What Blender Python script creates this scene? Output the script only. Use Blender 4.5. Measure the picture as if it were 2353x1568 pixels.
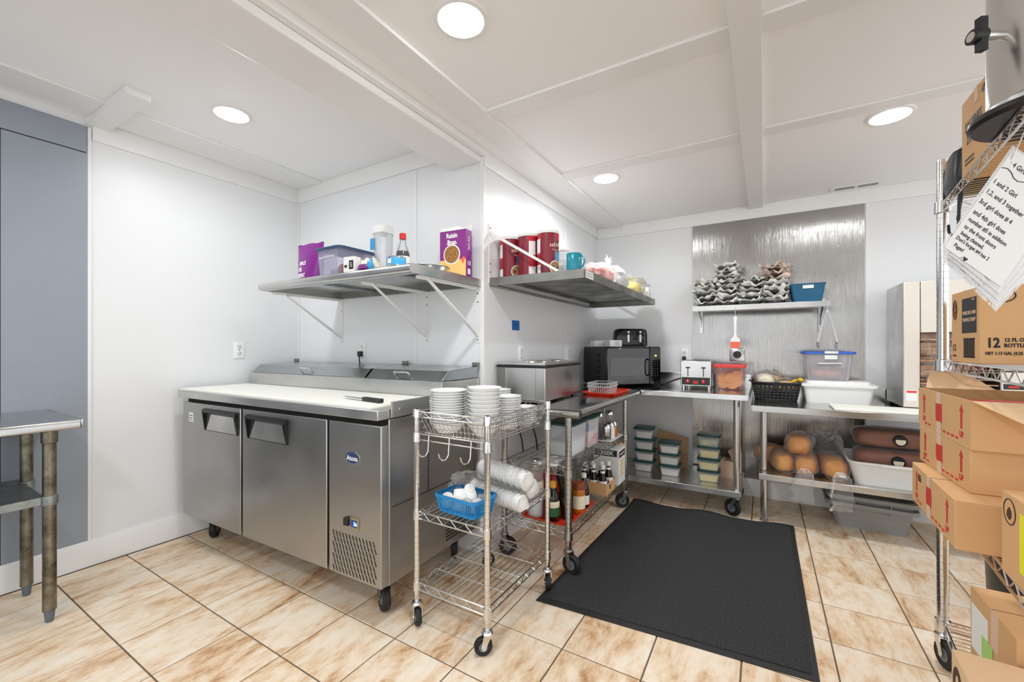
import bpy, bmesh, math, random
from mathutils import Vector, Matrix, noise
R_ = math.radians
random.seed(7)
for o in list(bpy.data.objects): bpy.data.objects.remove(o, do_unlink=True)
SC = bpy.context.scene
COL = SC.collection
# ------------------------------------------------------------ camera, world, exposure
cam = bpy.data.objects.new('camera', bpy.data.cameras.new('camera')); COL.objects.link(cam)
cam.data.sensor_width = 36; cam.data.lens = 967/2353*36; cam.data.shift_y = 13/2353
cam.data.clip_start = .02; cam.data.clip_end = 60
cam.location = (0, 0, 1.2); cam.rotation_euler = (R_(90), 0, R_(30.9))
SC.camera = cam
w = bpy.data.worlds.new('world'); SC.world = w; w.use_nodes = True
w.node_tree.nodes['Background'].inputs[0].default_value = (.95, .97, 1, 1)
w.node_tree.nodes['Background'].inputs[1].default_value = .74
vs = SC.view_settings
vs.view_transform = 'Standard'; vs.look = 'None'; vs.gamma = 1; vs.use_curve_mapping = False
vs.exposure = 1.12
LAMP = 3.2      # watts per downlight
LAMPS = [(-2.44, 1.16, 2.445), (-.9, 1.16, 2.335), (-.91, 2.75, 2.335), (.53, 2.72, 2.335),
         (-2.44, -.45, 2.445), (-.9, -.45, 2.335)]
# ------------------------------------------------------------ materials
MATS = {}
def s2l(c):
    return tuple((x/12.92 if x <= .04045 else ((x+.055)/1.055)**2.4) for x in c)
def mat(name, rgb=(.8, .8, .8), rough=.5, metal=0, bump=0, bscale=100, spec=.5, lin=False, var=0, vscale=8, stretch=None, alpha=None, emit=0, rvar=0, aniso=0, dark=None, coat=0):
    """procedural principled material; rgb is sRGB; var mixes towards `dark` with noise"""
    m = bpy.data.materials.new(name); m.use_nodes = True; MATS[name] = m
    nt = m.node_tree; b = nt.nodes['Principled BSDF']
    c = rgb if lin else s2l(rgb)
    b.inputs['Base Color'].default_value = (*c, 1); b.inputs['Roughness'].default_value = rough
    b.inputs['Metallic'].default_value = metal; b.inputs['Specular IOR Level'].default_value = spec
    if coat: b.inputs['Coat Weight'].default_value = coat; b.inputs['Coat Roughness'].default_value = .1
    if aniso: b.inputs['Anisotropic'].default_value = aniso
    if emit:
        b.inputs['Emission Color'].default_value = (*c, 1); b.inputs['Emission Strength'].default_value = emit
    tc = nt.nodes.new('ShaderNodeTexCoord')
    def coords():
        if not stretch: return tc.outputs['Object']
        mp = nt.nodes.new('ShaderNodeMapping'); mp.inputs['Scale'].default_value = stretch
        nt.links.new(tc.outputs['Object'], mp.inputs['Vector']); return mp.outputs[0]
    if var or rvar:
        n = nt.nodes.new('ShaderNodeTexNoise'); n.inputs['Scale'].default_value = vscale; n.inputs['Detail'].default_value = 6
        n.inputs['Roughness'].default_value = .65
        nt.links.new(coords(), n.inputs['Vector'])
        if var:
            mx = nt.nodes.new('ShaderNodeMix'); mx.data_type = 'RGBA'
            rp = nt.nodes.new('ShaderNodeMapRange'); rp.inputs['From Min'].default_value = .35; rp.inputs['From Max'].default_value = .7
            rp.inputs['To Max'].default_value = var
            nt.links.new(n.outputs['Fac'], rp.inputs['Value']); nt.links.new(rp.outputs[0], mx.inputs['Factor'])
            mx.inputs['A'].default_value = (*c, 1); d = s2l(dark) if dark else tuple(x*.4 for x in c)
            mx.inputs['B'].default_value = (*d, 1)
            nt.links.new(mx.outputs['Result'], b.inputs['Base Color'])
        if rvar:
            n = nt.nodes.new('ShaderNodeTexNoise'); n.inputs['Scale'].default_value = vscale; n.inputs['Detail'].default_value = 1
            nt.links.new(coords(), n.inputs['Vector'])
            r2 = nt.nodes.new('ShaderNodeMapRange'); r2.inputs['From Min'].default_value = .3; r2.inputs['From Max'].default_value = .7
            r2.inputs['To Min'].default_value = max(.03, rough-rvar); r2.inputs['To Max'].default_value = rough+rvar
            nt.links.new(n.outputs['Fac'], r2.inputs['Value']); nt.links.new(r2.outputs[0], b.inputs['Roughness'])
    if bump:
        n = nt.nodes.new('ShaderNodeTexNoise'); n.inputs['Scale'].default_value = bscale; n.inputs['Detail'].default_value = 3
        nt.links.new(coords(), n.inputs['Vector'])
        bp = nt.nodes.new('ShaderNodeBump'); bp.inputs['Strength'].default_value = bump; bp.inputs['Distance'].default_value = .004
        nt.links.new(n.outputs['Fac'], bp.inputs['Height']); nt.links.new(bp.outputs[0], b.inputs['Normal'])
    return m
def clear(name, rgb, body=.15, gloss=.5, rough=.08, tint=None, bump=0, bscale=40):
    """thin clear plastic: transparent + a coloured glossy skin, weighted by Fresnel"""
    m = bpy.data.materials.new(name); m.use_nodes = True; MATS[name] = m
    nt = m.node_tree; b = nt.nodes['Principled BSDF']; out = nt.nodes['Material Output']
    b.inputs['Base Color'].default_value = (*s2l(rgb), 1); b.inputs['Roughness'].default_value = rough
    tr = nt.nodes.new('ShaderNodeBsdfTransparent'); tr.inputs[0].default_value = (*(tint or (.97, .97, .97)), 1)
    fr = nt.nodes.new('ShaderNodeFresnel'); fr.inputs['IOR'].default_value = 1.45
    ma = nt.nodes.new('ShaderNodeMath'); ma.operation = 'MULTIPLY_ADD'; ma.inputs[1].default_value = gloss; ma.inputs[2].default_value = body; ma.use_clamp = True
    mx = nt.nodes.new('ShaderNodeMixShader')
    nt.links.new(fr.outputs[0], ma.inputs[0]); nt.links.new(ma.outputs[0], mx.inputs[0])
    nt.links.new(tr.outputs[0], mx.inputs[1]); nt.links.new(b.outputs[0], mx.inputs[2]); nt.links.new(mx.outputs[0], out.inputs[0])
    if bump:
        tc = nt.nodes.new('ShaderNodeTexCoord'); n = nt.nodes.new('ShaderNodeTexNoise'); n.inputs['Scale'].default_value = bscale
        nt.links.new(tc.outputs['Object'], n.inputs['Vector'])
        bp = nt.nodes.new('ShaderNodeBump'); bp.inputs['Strength'].default_value = bump; bp.inputs['Distance'].default_value = .01
        nt.links.new(n.outputs['Fac'], bp.inputs['Height']); nt.links.new(bp.outputs[0], b.inputs['Normal']); nt.links.new(bp.outputs[0], fr.inputs['Normal'])
    return m
mat('wall', (.915, .92, .925), .38, bump=.12, bscale=260)
mat('ceil', (.965, .965, .965), .6, bump=.08, bscale=120)
mat('trimw', (.93, .93, .925), .35)
mat('greypaint', (.58, .61, .65), .3, bump=.28, bscale=110, var=.25, vscale=3, dark=(.53, .555, .60))
mat('grout', (.43, .37, .30), .9, bump=.4, bscale=200)
def tile_mat():
    m = bpy.data.materials.new('tile'); m.use_nodes = True; MATS['tile'] = m; nt = m.node_tree; b = nt.nodes['Principled BSDF']
    tc = nt.nodes.new('ShaderNodeTexCoord'); oi = nt.nodes.new('ShaderNodeObjectInfo')
    cb = nt.nodes.new('ShaderNodeCombineXYZ'); ml = nt.nodes.new('ShaderNodeMath'); ml.operation = 'MULTIPLY'; ml.inputs[1].default_value = 57
    nt.links.new(oi.outputs['Random'], ml.inputs[0]); nt.links.new(ml.outputs[0], cb.inputs[0]); nt.links.new(ml.outputs[0], cb.inputs[2])
    mp = nt.nodes.new('ShaderNodeMapping'); mp.inputs['Scale'].default_value = (7, 2.6, 7); mp.inputs['Rotation'].default_value = (0, 0, R_(14))
    ad = nt.nodes.new('ShaderNodeVectorMath'); nt.links.new(tc.outputs['Object'], mp.inputs[0]); nt.links.new(mp.outputs[0], ad.inputs[0]); nt.links.new(cb.outputs[0], ad.inputs[1])
    n = nt.nodes.new('ShaderNodeTexNoise'); n.inputs['Scale'].default_value = 1.0; n.inputs['Detail'].default_value = 9; n.inputs['Roughness'].default_value = .68; n.inputs['Distortion'].default_value = .6
    nt.links.new(ad.outputs[0], n.inputs['Vector'])
    r = nt.nodes.new('ShaderNodeValToRGB'); e = r.color_ramp.elements
    e[0].position = .33; e[0].color = (*s2l((.62, .45, .31)), 1); e[1].position = .66; e[1].color = (*s2l((.95, .92, .87)), 1)
    for p, c in ((.395, (.78, .62, .46)), (.455, (.88, .765, .63)), (.53, (.93, .86, .765))):
        k = e.new(p); k.color = (*s2l(c), 1)
    nf = nt.nodes.new('ShaderNodeTexNoise'); nf.inputs['Scale'].default_value = 5; nf.inputs['Detail'].default_value = 8; nf.inputs['Roughness'].default_value = .7; nt.links.new(ad.outputs[0], nf.inputs['Vector'])
    mf = nt.nodes.new('ShaderNodeMix'); mf.inputs['Factor'].default_value = .34; nt.links.new(n.outputs['Fac'], mf.inputs['A']); nt.links.new(nf.outputs['Fac'], mf.inputs['B'])
    nt.links.new(mf.outputs['Result'], r.inputs[0]); nt.links.new(r.outputs[0], b.inputs['Base Color'])
    b.inputs['Roughness'].default_value = .34
    n2 = nt.nodes.new('ShaderNodeTexNoise'); n2.inputs['Scale'].default_value = 30; n2.inputs['Detail'].default_value = 5; nt.links.new(ad.outputs[0], n2.inputs['Vector'])
    bp = nt.nodes.new('ShaderNodeBump'); bp.inputs['Strength'].default_value = .15; bp.inputs['Distance'].default_value = .004
    nt.links.new(n2.outputs[0], bp.inputs['Height']); nt.links.new(bp.outputs[0], b.inputs['Normal'])
tile_mat()
mat('steel', (.80, .80, .79), .30, 1, rvar=.10, vscale=4)
mat('steeldoor', (.70, .70, .695), .34, 1, rvar=.08, vscale=3, var=.25, dark=(.60, .59, .58))
mat('steelpanel', (.67, .665, .655), .17, 1, bump=.26, bscale=1, stretch=(340, 1, 3))
mat('steeltop', (.76, .76, .75), .17, 1, rvar=.06, vscale=6)
mat('steellid', (.66, .68, .69), .22, 1, rvar=.08, vscale=4)
mat('steelold', (.60, .60, .58), .38, 1, rvar=.12, vscale=6, var=.5, dark=(.42, .40, .37))
mat('galv', (.66, .69, .69), .42, 1, var=.6, vscale=22, dark=(.42, .46, .47))
mat('galvleg', (.60, .58, .52), .40, 1, var=.9, vscale=16, dark=(.30, .26, .20))
mat('chrome', (.86, .86, .85), .16, 1)
mat('chromedark', (.70, .70, .69), .2, 1)
mat('white', (.93, .93, .92), .4)
mat('china', (.95, .95, .945), .12, spec=.6)
mat('enamel', (.92, .92, .91), .3)
mat('cutboard', (.94, .935, .90), .55, bump=.05, bscale=60)
mat('blackplastic', (.09, .09, .095), .35)
mat('blackgloss', (.035, .035, .04), .12)
mat('blackglass', (.03, .03, .035), .05, spec=.8)
mat('window', (.22, .22, .22), .12, spec=.8)
mat('rubber', (.085, .085, .085), .6)
mat('darkvoid', (.03, .03, .03), .8)
mat('rubberhub', (.42, .45, .47), .5)
mat('greyplastic', (.60, .60, .595), .5, bump=.06, bscale=150)
mat('footgrey', (.38, .42, .45), .5)
mat('mat', (.18, .18, .183), .95, bump=1, bscale=220, spec=.15, var=.8, vscale=120, dark=(.30, .30, .30))
mat('matedge', (.15, .15, .15), .6)
mat('card', (.85, .68, .49), .8, var=.18, vscale=5, dark=(.78, .60, .42), spec=.2)
mat('cardlight', (.90, .77, .61), .8, spec=.2)
mat('cardpale', (.88, .76, .66), .75, spec=.2)
mat('cardin', (.72, .58, .44), .85, spec=.2)
mat('cardred', (.80, .24, .21), .7)
mat('inkblack', (.10, .10, .11), .6)
mat('inkbrown', (.28, .20, .16), .7)
mat('labelblack', (.17, .18, .19), .6)
mat('red', (.80, .13, .10), .35)
mat('redlid', (.88, .25, .24), .4)
mat('tray', (.90, .23, .13), .35)
mat('sauce', (.62, .04, .06), .25)
mat('blue', (.13, .55, .80), .35)
mat('navy', (.17, .29, .43), .4)
mat('bluelid', (.21, .40, .80), .4)
mat('bluetape', (.10, .40, .70), .6)
mat('teal', (.12, .55, .62), .2)
mat('binblue', (.08, .36, .50), .5, bump=.3, bscale=180)
mat('greenlid', (.06, .27, .25), .35)
mat('purple', (.48, .12, .50), .3, var=.25, vscale=14, dark=(.36, .06, .38))
mat('purplebox', (.52, .14, .52), .4)
mat('yellow', (.95, .78, .15), .45)
mat('gold', (.86, .64, .16), .35)
mat('orange', (.96, .78, .46), .5)
mat('maroon', (.52, .11, .18), .3)
mat('maroonred', (.78, .15, .22), .3)
mat('skyblue', (.25, .62, .82), .4)
mat('creamy', (.94, .90, .80), .5)
mat('oats', (.76, .62, .40), .8, var=.9, vscale=120, dark=(.45, .33, .18))
mat('flakes', (.72, .52, .28), .8, var=.9, vscale=90, dark=(.35, .2, .1))
mat('butter', (.94, .88, .55), .5)
mat('mayo', (.92, .90, .86), .5)
mat('lettuce', (.72, .76, .42), .6, var=.8, vscale=70, dark=(.85, .86, .7))
mat('bread', (.95, .68, .33), .5, var=.6, vscale=9, dark=(.80, .46, .17))
mat('breadbrown', (.60, .33, .15), .5, var=.5, vscale=10, dark=(.46, .22, .09))
mat('cookie', (.90, .74, .50), .7, var=.4, vscale=30, dark=(.78, .52, .28))
mat('nugget', (.78, .52, .32), .7, var=.6, vscale=40, dark=(.5, .26, .14))
mat('coral', (.93, .42, .33), .5)
mat('logoblue', (.18, .26, .42), .4)
mat('goldframe', (.72, .65, .45), .4, .6)
mat('screen', (.12, .25, .55), .2)
mat('cyanled', (.6, .9, 1), .4, emit=1.2)
mat('ledgreen', (.65, .8, .3), .4, emit=.8)
mat('paper', (.93, .93, .92), .8, spec=.2)
mat('linerpaper', (.92, .92, .90), .8, spec=.2, var=.25, vscale=20, dark=(.80, .80, .78))
mat('linertan', (.88, .80, .74), .8, spec=.2)
mat('foam', (.95, .95, .94), .55)
mat('syrup', (.09, .04, .04), .15)
mat('greenglass', (.10, .14, .04), .08, spec=.7)
mat('darkglass', (.06, .05, .045), .1, spec=.7)
mat('amber', (.75, .42, .12), .2)
mat('ambercap', (.58, .28, .16), .4)
mat('label', (.94, .91, .80), .6)
mat('labelgreen', (.10, .38, .22), .5)
mat('barcode', (.35, .35, .35), .6)
mat('stickeryel', (.93, .93, .20), .5)
mat('stickergreen', (.66, .85, .45), .5)
mat('sugar', (.94, .94, .93), .6)
mat('meat', (.82, .48, .38), .5, var=.6, vscale=25, dark=(.93, .8, .76))
mat('glowpaint', (.62, .42, .30), .35, .8, var=.9, vscale=16, dark=(.9, .8, .7))  # warm glow of the cabinet cavity put into the colour; nothing emits
mat('oveninside', (.10, .08, .07), .5, .5)
mat('beige', (.86, .83, .79), .35, .3)
mat('lidsilver', (.82, .83, .83), .22, 1)
mat('bladesteel', (.78, .78, .78), .2, 1)
mat('candy', (.84, .30, .20), .4, var=1, vscale=26, dark=(.97, .96, .94))
mat('candyyel', (.95, .85, .15), .4, var=.8, vscale=30, dark=(.96, .95, .93))
clear('cplastic', (.95, .96, .97), body=.14, gloss=.6, rough=.15, tint=(1, 1, 1))
clear('cfrost', (.93, .94, .95), body=.35, gloss=.5, rough=.3)
clear('cpurple', (.80, .79, .88), body=.16, gloss=.5, rough=.2, tint=(.99, .985, 1))
clear('cbin', (.97, .96, .98), body=.20, gloss=.5, rough=.2, tint=(1, 1, 1))
clear('film', (.97, .97, .97), body=.05, gloss=.75, rough=.16, tint=(1, 1, 1), bump=.8, bscale=38)
clear('filmwhite', (.94, .94, .94), body=.45, gloss=.8, rough=.25, bump=.9, bscale=38)
clear('cred', (.95, .70, .66), body=.08, gloss=.5, rough=.15, tint=(1, .975, .97))
clear('cglass', (.9, .92, .92), body=.06, gloss=1.0, rough=.04)
clear('cjar', (.80, .76, .74), body=.35, gloss=.9, rough=.1)
mat('lamp', (1, 1, 1), .5, emit=1)
MATS['lamp'].node_tree.nodes['Principled BSDF'].inputs['Emission Color'].default_value = (.95, .98, 1, 1)
MATS['lamp'].node_tree.nodes['Principled BSDF'].inputs['Emission Strength'].default_value = 34
# ------------------------------------------------------------ mesh helpers
class MB:
    def __init__(s): s.v = []; s.f = []
    def add(s, vs, fs):
        n = len(s.v); s.v += [tuple(p) for p in vs]; s.f += [tuple(i+n for i in f) for f in fs]; return s
    def box(s, x0, y0, z0, x1, y1, z1):
        return s.add([(x0, y0, z0), (x1, y0, z0), (x1, y1, z0), (x0, y1, z0), (x0, y0, z1), (x1, y0, z1), (x1, y1, z1), (x0, y1, z1)],
                     [(0, 3, 2, 1), (4, 5, 6, 7), (0, 1, 5, 4), (1, 2, 6, 5), (2, 3, 7, 6), (3, 0, 4, 7)])
    def cb(s, cx, cy, z0, w, d, h): return s.box(cx-w/2, cy-d/2, z0, cx+w/2, cy+d/2, z0+h)
    def hexa(s, p): return s.add(p, [(0, 3, 2, 1), (4, 5, 6, 7), (0, 1, 5, 4), (1, 2, 6, 5), (2, 3, 7, 6), (3, 0, 4, 7)])
    def cyl(s, p, q, r, r2=None, n=12):
        p = Vector(p); q = Vector(q); r2 = r if r2 is None else r2
        d = (q-p).normalized(); a = d.orthogonal().normalized(); b = d.cross(a)
        A = [p+(a*math.cos(t)+b*math.sin(t))*r for t in [2*math.pi*i/n for i in range(n)]]
        B = [q+(a*math.cos(t)+b*math.sin(t))*r2 for t in [2*math.pi*i/n for i in range(n)]]
        return s.add(A+B, [(i, (i+1) % n, n+(i+1) % n, n+i) for i in range(n)]+[tuple(range(n-1, -1, -1)), tuple(range(n, 2*n))])
    def tube(s, pts, r, n=6, closed=False):
        P = [Vector(p) for p in pts]; m = len(P); rings = []; a = None
        for i in range(m):
            if closed: d = P[(i+1) % m]-P[i-1]
            else: d = P[min(i+1, m-1)]-P[max(i-1, 0)]
            d = d.normalized()
            a = d.orthogonal().normalized() if a is None else (a-d*a.dot(d)).normalized()
            b = d.cross(a)
            rr = r[i] if isinstance(r, (list, tuple)) else r
            rings.append([P[i]+(a*math.cos(2*math.pi*k/n)+b*math.sin(2*math.pi*k/n))*rr for k in range(n)])
        return s.loft(rings, closed=closed)
    def loft(s, rings, cap=True, closed=False):
        n = len(rings[0]); m = len(rings); vs = [p for r in rings for p in r]; fs = []
        for i in range(m if closed else m-1):
            j = (i+1) % m
            fs += [(i*n+k, i*n+(k+1) % n, j*n+(k+1) % n, j*n+k) for k in range(n)]
        if cap and not closed: fs += [tuple(range(n-1, -1, -1)), tuple(range((m-1)*n, m*n))]
        return s.add(vs, fs)
    def lathe(s, prof, n=24, c=(0, 0, 0), sx=1, sy=1):
        rings = [[(c[0]+r*sx*math.cos(2*math.pi*k/n), c[1]+r*sy*math.sin(2*math.pi*k/n), c[2]+z) for k in range(n)] for r, z in prof]
        return s.loft(rings)
    def prism(s, poly, axis, a, b):
        """extrude a 2D polygon along axis 'x','y' or 'z' from a to b"""
        f = {'x': lambda t, u, v: (t, u, v), 'y': lambda t, u, v: (u, t, v), 'z': lambda t, u, v: (u, v, t)}[axis]
        return s.loft([[f(a, u, v) for u, v in poly], [f(b, u, v) for u, v in poly]])
    def blob(s, c, rad, seed=0, amp=.15, sc=3, nu=16, nv=12, pw=1.0):
        vs = []; fs = []
        for j in range(nv+1):
            th = math.pi*j/nv
            for i in range(nu):
                ph = 2*math.pi*i/nu
                d = Vector((math.sin(th)*math.cos(ph), math.sin(th)*math.sin(ph), math.cos(th)))
                e = Vector([math.copysign(abs(t)**pw, t) for t in d])
                k = 1+amp*noise.noise(d*sc+Vector((seed*3.1, seed*1.7, seed)))
                vs.append((c[0]+e.x*rad[0]*k, c[1]+e.y*rad[1]*k, c[2]+e.z*rad[2]*k))
        for j in range(nv):
            for i in range(nu):
                fs.append((j*nu+i, (j+1)*nu+i, (j+1)*nu+(i+1) % nu, j*nu+(i+1) % nu))
        return s.add(vs, fs)
    def flat(s, z=.001):
        s.v = [(a, b, max(z, c)) for a, b, c in s.v]; return s
    def xf(s, M):
        s.v = [tuple(M @ Vector(p)) for p in s.v]; return s
    def build(s, name, m, parent=None, loc=(0, 0, 0), rz=0, bev=0, smooth=True, kind=None, label=None, seg=2):
        me = bpy.data.meshes.new(name); me.from_pydata(s.v, [], s.f); me.validate(); me.update()
        bm = bmesh.new(); bm.from_mesh(me); bmesh.ops.recalc_face_normals(bm, faces=bm.faces); bm.to_mesh(me); bm.free()
        if smooth:
            me.shade_smooth(); me.set_sharp_from_angle(angle=R_(38))
        me.materials.append(MATS[m])
        o = bpy.data.objects.new(name, me); COL.objects.link(o)
        o.location = loc; o.rotation_euler = (0, 0, rz)
        if parent: o.parent = parent
        if bev:
            b = o.modifiers.new('bevel', 'BEVEL'); b.width = bev; b.segments = seg; b.limit_method = 'ANGLE'; b.angle_limit = R_(50)
            b.harden_normals = False
        if kind: o['kind'] = kind
        if label: o['label'] = label
        return o
def tag(o, label, cat, group=None):
    o['label'] = label; o['category'] = cat
    if group: o['group'] = group
    return o
def thing(name, label, cat, loc=(0, 0, 0), rz=0, group=None):
    o = bpy.data.objects.new(name, None); COL.objects.link(o); o.empty_display_size = .05
    o.location = loc; o.rotation_euler = (0, 0, rz)
    return tag(o, label, cat, group)
def dup(root, loc, rz, label, group=None):
    r = root.copy(); COL.objects.link(r); r.location = loc; r.rotation_euler = (0, 0, rz); r['label'] = label
    if group: r['group'] = group
    for ch in list(root.children):
        c = ch.copy(); COL.objects.link(c); c.parent = r
        for g in ch.children:
            d = g.copy(); COL.objects.link(d); d.parent = c
    return r
def struct(o): o['kind'] = 'structure'; return o
def rrect(w, d, r, z, n=4, cx=0, cy=0):
    pts = []
    for sx, sy, a0 in ((1, 1, 0), (-1, 1, 90), (-1, -1, 180), (1, -1, 270)):
        for k in range(n+1):
            a = R_(a0+90*k/n)
            pts.append((cx+sx*(w/2-r)+r*math.cos(a), cy+sy*(d/2-r)+r*math.sin(a), z))
    return pts
def tub(w, d, h, tw, td, t=.003, r=.02, rim=.008, riml=.006):
    """open container: bottom w x d, top tw x td, rolled rim"""
    L = [rrect(w, d, r, 0), rrect(tw, td, r, h-riml), rrect(tw+2*rim, td+2*rim, r+rim, h-riml), rrect(tw+2*rim, td+2*rim, r+rim, h),
         rrect(tw-2*t, td-2*t, r-t*.5, h), rrect(w-2*t, d-2*t, r-t*.5, t)]
    return MB().loft(L)
def rslab(w, d, h, r, z=0, n=4, cx=0, cy=0, ins=.003):
    return MB().loft([rrect(w-2*ins, d-2*ins, r, z, n, cx, cy), rrect(w, d, r, z+ins, n, cx, cy), rrect(w, d, r, z+h-ins, n, cx, cy), rrect(w-2*ins, d-2*ins, r, z+h, n, cx, cy)])
TEXTS = []
def text(s, size, m, parent, loc, xd=(1, 0, 0), up=(0, 0, 1), align='CENTER', name='lettering', sx=1.0, bold=0):
    TEXTS.append((s, size, m, parent, loc, xd, up, align, name, sx, bold))
FRONT = ((1, 0, 0), (0, 0, 1)); LEFT = ((0, -1, 0), (0, 0, 1)); RIGHT = ((0, 1, 0), (0, 0, 1))
def flush_texts():
    tmp = []
    for t in TEXTS:
        cu = bpy.data.curves.new('txt', 'FONT'); cu.body = t[0]; cu.size = t[1]; cu.align_x = t[7]; cu.align_y = 'CENTER'
        cu.extrude = .0004; cu.resolution_u = 2; cu.offset = t[10]
        o = bpy.data.objects.new('txt', cu); COL.objects.link(o); tmp.append(o)
    bpy.context.view_layer.update(); dg = bpy.context.evaluated_depsgraph_get()
    for o, t in zip(tmp, TEXTS):
        me = bpy.data.meshes.new_from_object(o.evaluated_get(dg)); me.name = t[8]
        me.materials.clear(); me.materials.append(MATS[t[2]])
        x = Vector(t[5]).normalized(); y = Vector(t[6]).normalized(); z = x.cross(y)
        for v in me.vertices:
            p = v.co; v.co = Vector(t[4])+x*(p.x*t[9])+y*p.y+z*p.z
        n = bpy.data.objects.new(t[8], me); COL.objects.link(n); n.parent = t[3]
    for o in tmp:
        cu = o.data; bpy.data.objects.remove(o); bpy.data.curves.remove(cu)
# ============================================================ the room
XL, YB, XR, YF = -3.174, 2.0, -1.39, 3.91         # left wall, back wall, return wall, far wall
CL, CR = 2.445, 2.335                             # ceiling heights left / right of the beam
XE, YN = 1.8, -2.5
floor = struct(MB().box(XL-.1, YN-.1, -.1, XE+1.3, YF+.1, -.004).build('floor', 'grout'))
PX, PY, G = .3075, .2985, .006
x_lines = [.542-PX*k for k in range(-8, 13)]; y_lines = [.940+PY*k for k in range(-5, 11)]
x_lines.sort()
tm = {}
def tile_mesh(w, d):
    k = (round(w, 3), round(d, 3))
    if k not in tm:
        b = MB(); c = .0014
        b.loft([[(-w/2, -d/2, -.006), (w/2, -d/2, -.006), (w/2, d/2, -.006), (-w/2, d/2, -.006)],
                [(-w/2, -d/2, -c), (w/2, -d/2, -c), (w/2, d/2, -c), (-w/2, d/2, -c)],
                [(-w/2+c, -d/2+c, 0), (w/2-c, -d/2+c, 0), (w/2-c, d/2-c, 0), (-w/2+c, d/2-c, 0)]])
        me = bpy.data.meshes.new('tile'); me.from_pydata(b.v, [], b.f); me.materials.append(MATS['tile']); tm[k] = me
    return tm[k]
ntile = 0
for i in range(len(x_lines)-1):
    for j in range(len(y_lines)):
        x0, x1 = x_lines[i], x_lines[i+1]; y0 = y_lines[j]; y1 = y0+PY
        x0 = max(x0, XL if y0 < YB-.02 else XR); x1 = min(x1, XE+1.2); y1 = min(y1, YF)
        if x1-x0 < .02 or y1-y0 < .02: continue
        cx, cy = (x0+x1)/2, (y0+y1)/2
        if cy < .1 and (cx < -1.2 or cx > 1.2): continue
        if cy < .8 and cx > 2: continue
        o = bpy.data.objects.new('tile', tile_mesh(x1-x0-G, y1-y0-G)); COL.objects.link(o)
        o.location = (cx, cy, random.uniform(-.0006, .0004)); o.parent = floor; ntile += 1
struct(MB().box(XL-.1, YN, 0, XL, YB+.1, 2.6).build('wall_left', 'wall'))
struct(MB().box(XL, YB, 0, XR-.001, YB+.1, 2.6).build('wall_back', 'wall'))
struct(MB().box(XR-.1, YB+.1, 0, XR, YF, 2.6).build('wall_return', 'wall'))
struct(MB().box(XR-.1, YB+.0005, 0, XR, YB+.1, 2.6).build('wall_corner', 'wall'))
struct(MB().box(XR-.1, YF, 0, XE+1.2, YF+.1, 2.6).build('wall_far', 'wall'))
struct(MB().box(XL, -1.2, CL, -1.40, YB, CL+.1).box(-1.42, -1.2, CR, XE, YB, CR+.12).box(XR, YB, CR, XE, YF, CR+.12).build('ceiling', 'ceil'))
# the grey painted metal panels at the left end of the left wall
g = struct(MB().box(XL, YN, .135, XL+.006, .782, 2.40).build('wall_panel', 'greypaint'))
for nm, bx in (('seam', (XL+.006, YN, 2.255, XL+.0066, .775, 2.259)), ('seam', (XL+.006, .472, .14, XL+.0066, .476, 2.255))):
    MB().box(*bx).build(nm, 'darkvoid', g)
MB().box(XL+.006, YN, 2.259, XL+.010, .775, 2.40).build('header_plate', 'greypaint', g)
# beam and trims
def trim(n, mb, m='trimw', bev=.002): return struct(mb.build('trim_%d' % n, m, bev=bev))
trim(1, MB().box(-1.64, -1.2, 2.267, -1.404, YB, CL), bev=.006)                      # ceiling beam
trim(2, MB().prism([(XL, 2.335), (XL+.012, 2.335), (XL+.016, 2.36), (XL+.016, 2.445), (XL, 2.445)], 'y', .80, YB))
trim(3, MB().prism([(YB, 2.335), (YB-.012, 2.335), (YB-.016, 2.36), (YB-.016, 2.445), (YB, 2.445)], 'x', XL+.016, -1.64))
trim(4, MB().box(-3.07, -.4, 2.432, -2.855, 1.985, 2.445))
trim(5, MB().prism([(XR, 2.245), (XR+.012, 2.245), (XR+.018, 2.265), (XR+.018, 2.335), (XR, 2.335)], 'y', YB, YF))
trim(6, MB().prism([(YF, 2.232), (YF-.012, 2.232), (YF-.018, 2.255), (YF-.018, 2.335), (YF, 2.335)], 'x', XR+.018, XE))
trim(7, MB().box(-1.27, -1.2, 2.318, -1.135, YF-.018, 2.335))
trim(8, MB().box(-.105, -1.2, 2.305, -.005, YF-.018, 2.335))
for i, yy in enumerate((-.05, .8, 1.66, 2.525)):
    trim(9+i*2, MB().box(-1.135, yy, 2.322, -.105, yy+.105, 2.335)); trim(10+i*2, MB().box(-.005, yy, 2.322, XE, yy+.09, 2.335))
trim(17, MB().box(-1.402, -1.2, 2.30, -1.37, YB, 2.335))
trim(18, MB().box(XL, .772, 2.41, -2.60, .87, 2.445))
trim(19, MB().box(XL, .782, .13, XL+.008, .797, 2.40))
for i, mb in enumerate((MB().box(XL, YB-.012, .9, XL+.012, YB, 2.335), MB().box(-1.93, YB-.004, .9, -1.905, YB, 2.335), MB().box(XR-.022, YB-.005, .6, XR+.001, YB+.001, 2.30),
                        MB().box(XR, YB-.004, .6, XR+.004, YB+.028, 2.245), MB().box(XR, 3.168, .6, XR+.004, 3.192, 2.245), MB().box(XR, YF-.012, .7, XR+.012, YF, 2.235),
                        MB().box(.628, YF-.004, .1, .65, YF, 2.232))):
    trim(20+i, mb)
struct(MB().prism([(XL, 0), (XL+.016, 0), (XL+.016, .125), (XL+.010, .14), (XL, .14)], 'y', YN, YB).build('baseboard_left', 'trimw'))
struct(MB().prism([(YF, 0), (YF-.016, 0), (YF-.016, .12), (YF-.010, .135), (YF, .135)], 'x', XR, XE).build('baseboard_far', 'trimw'))
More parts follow.
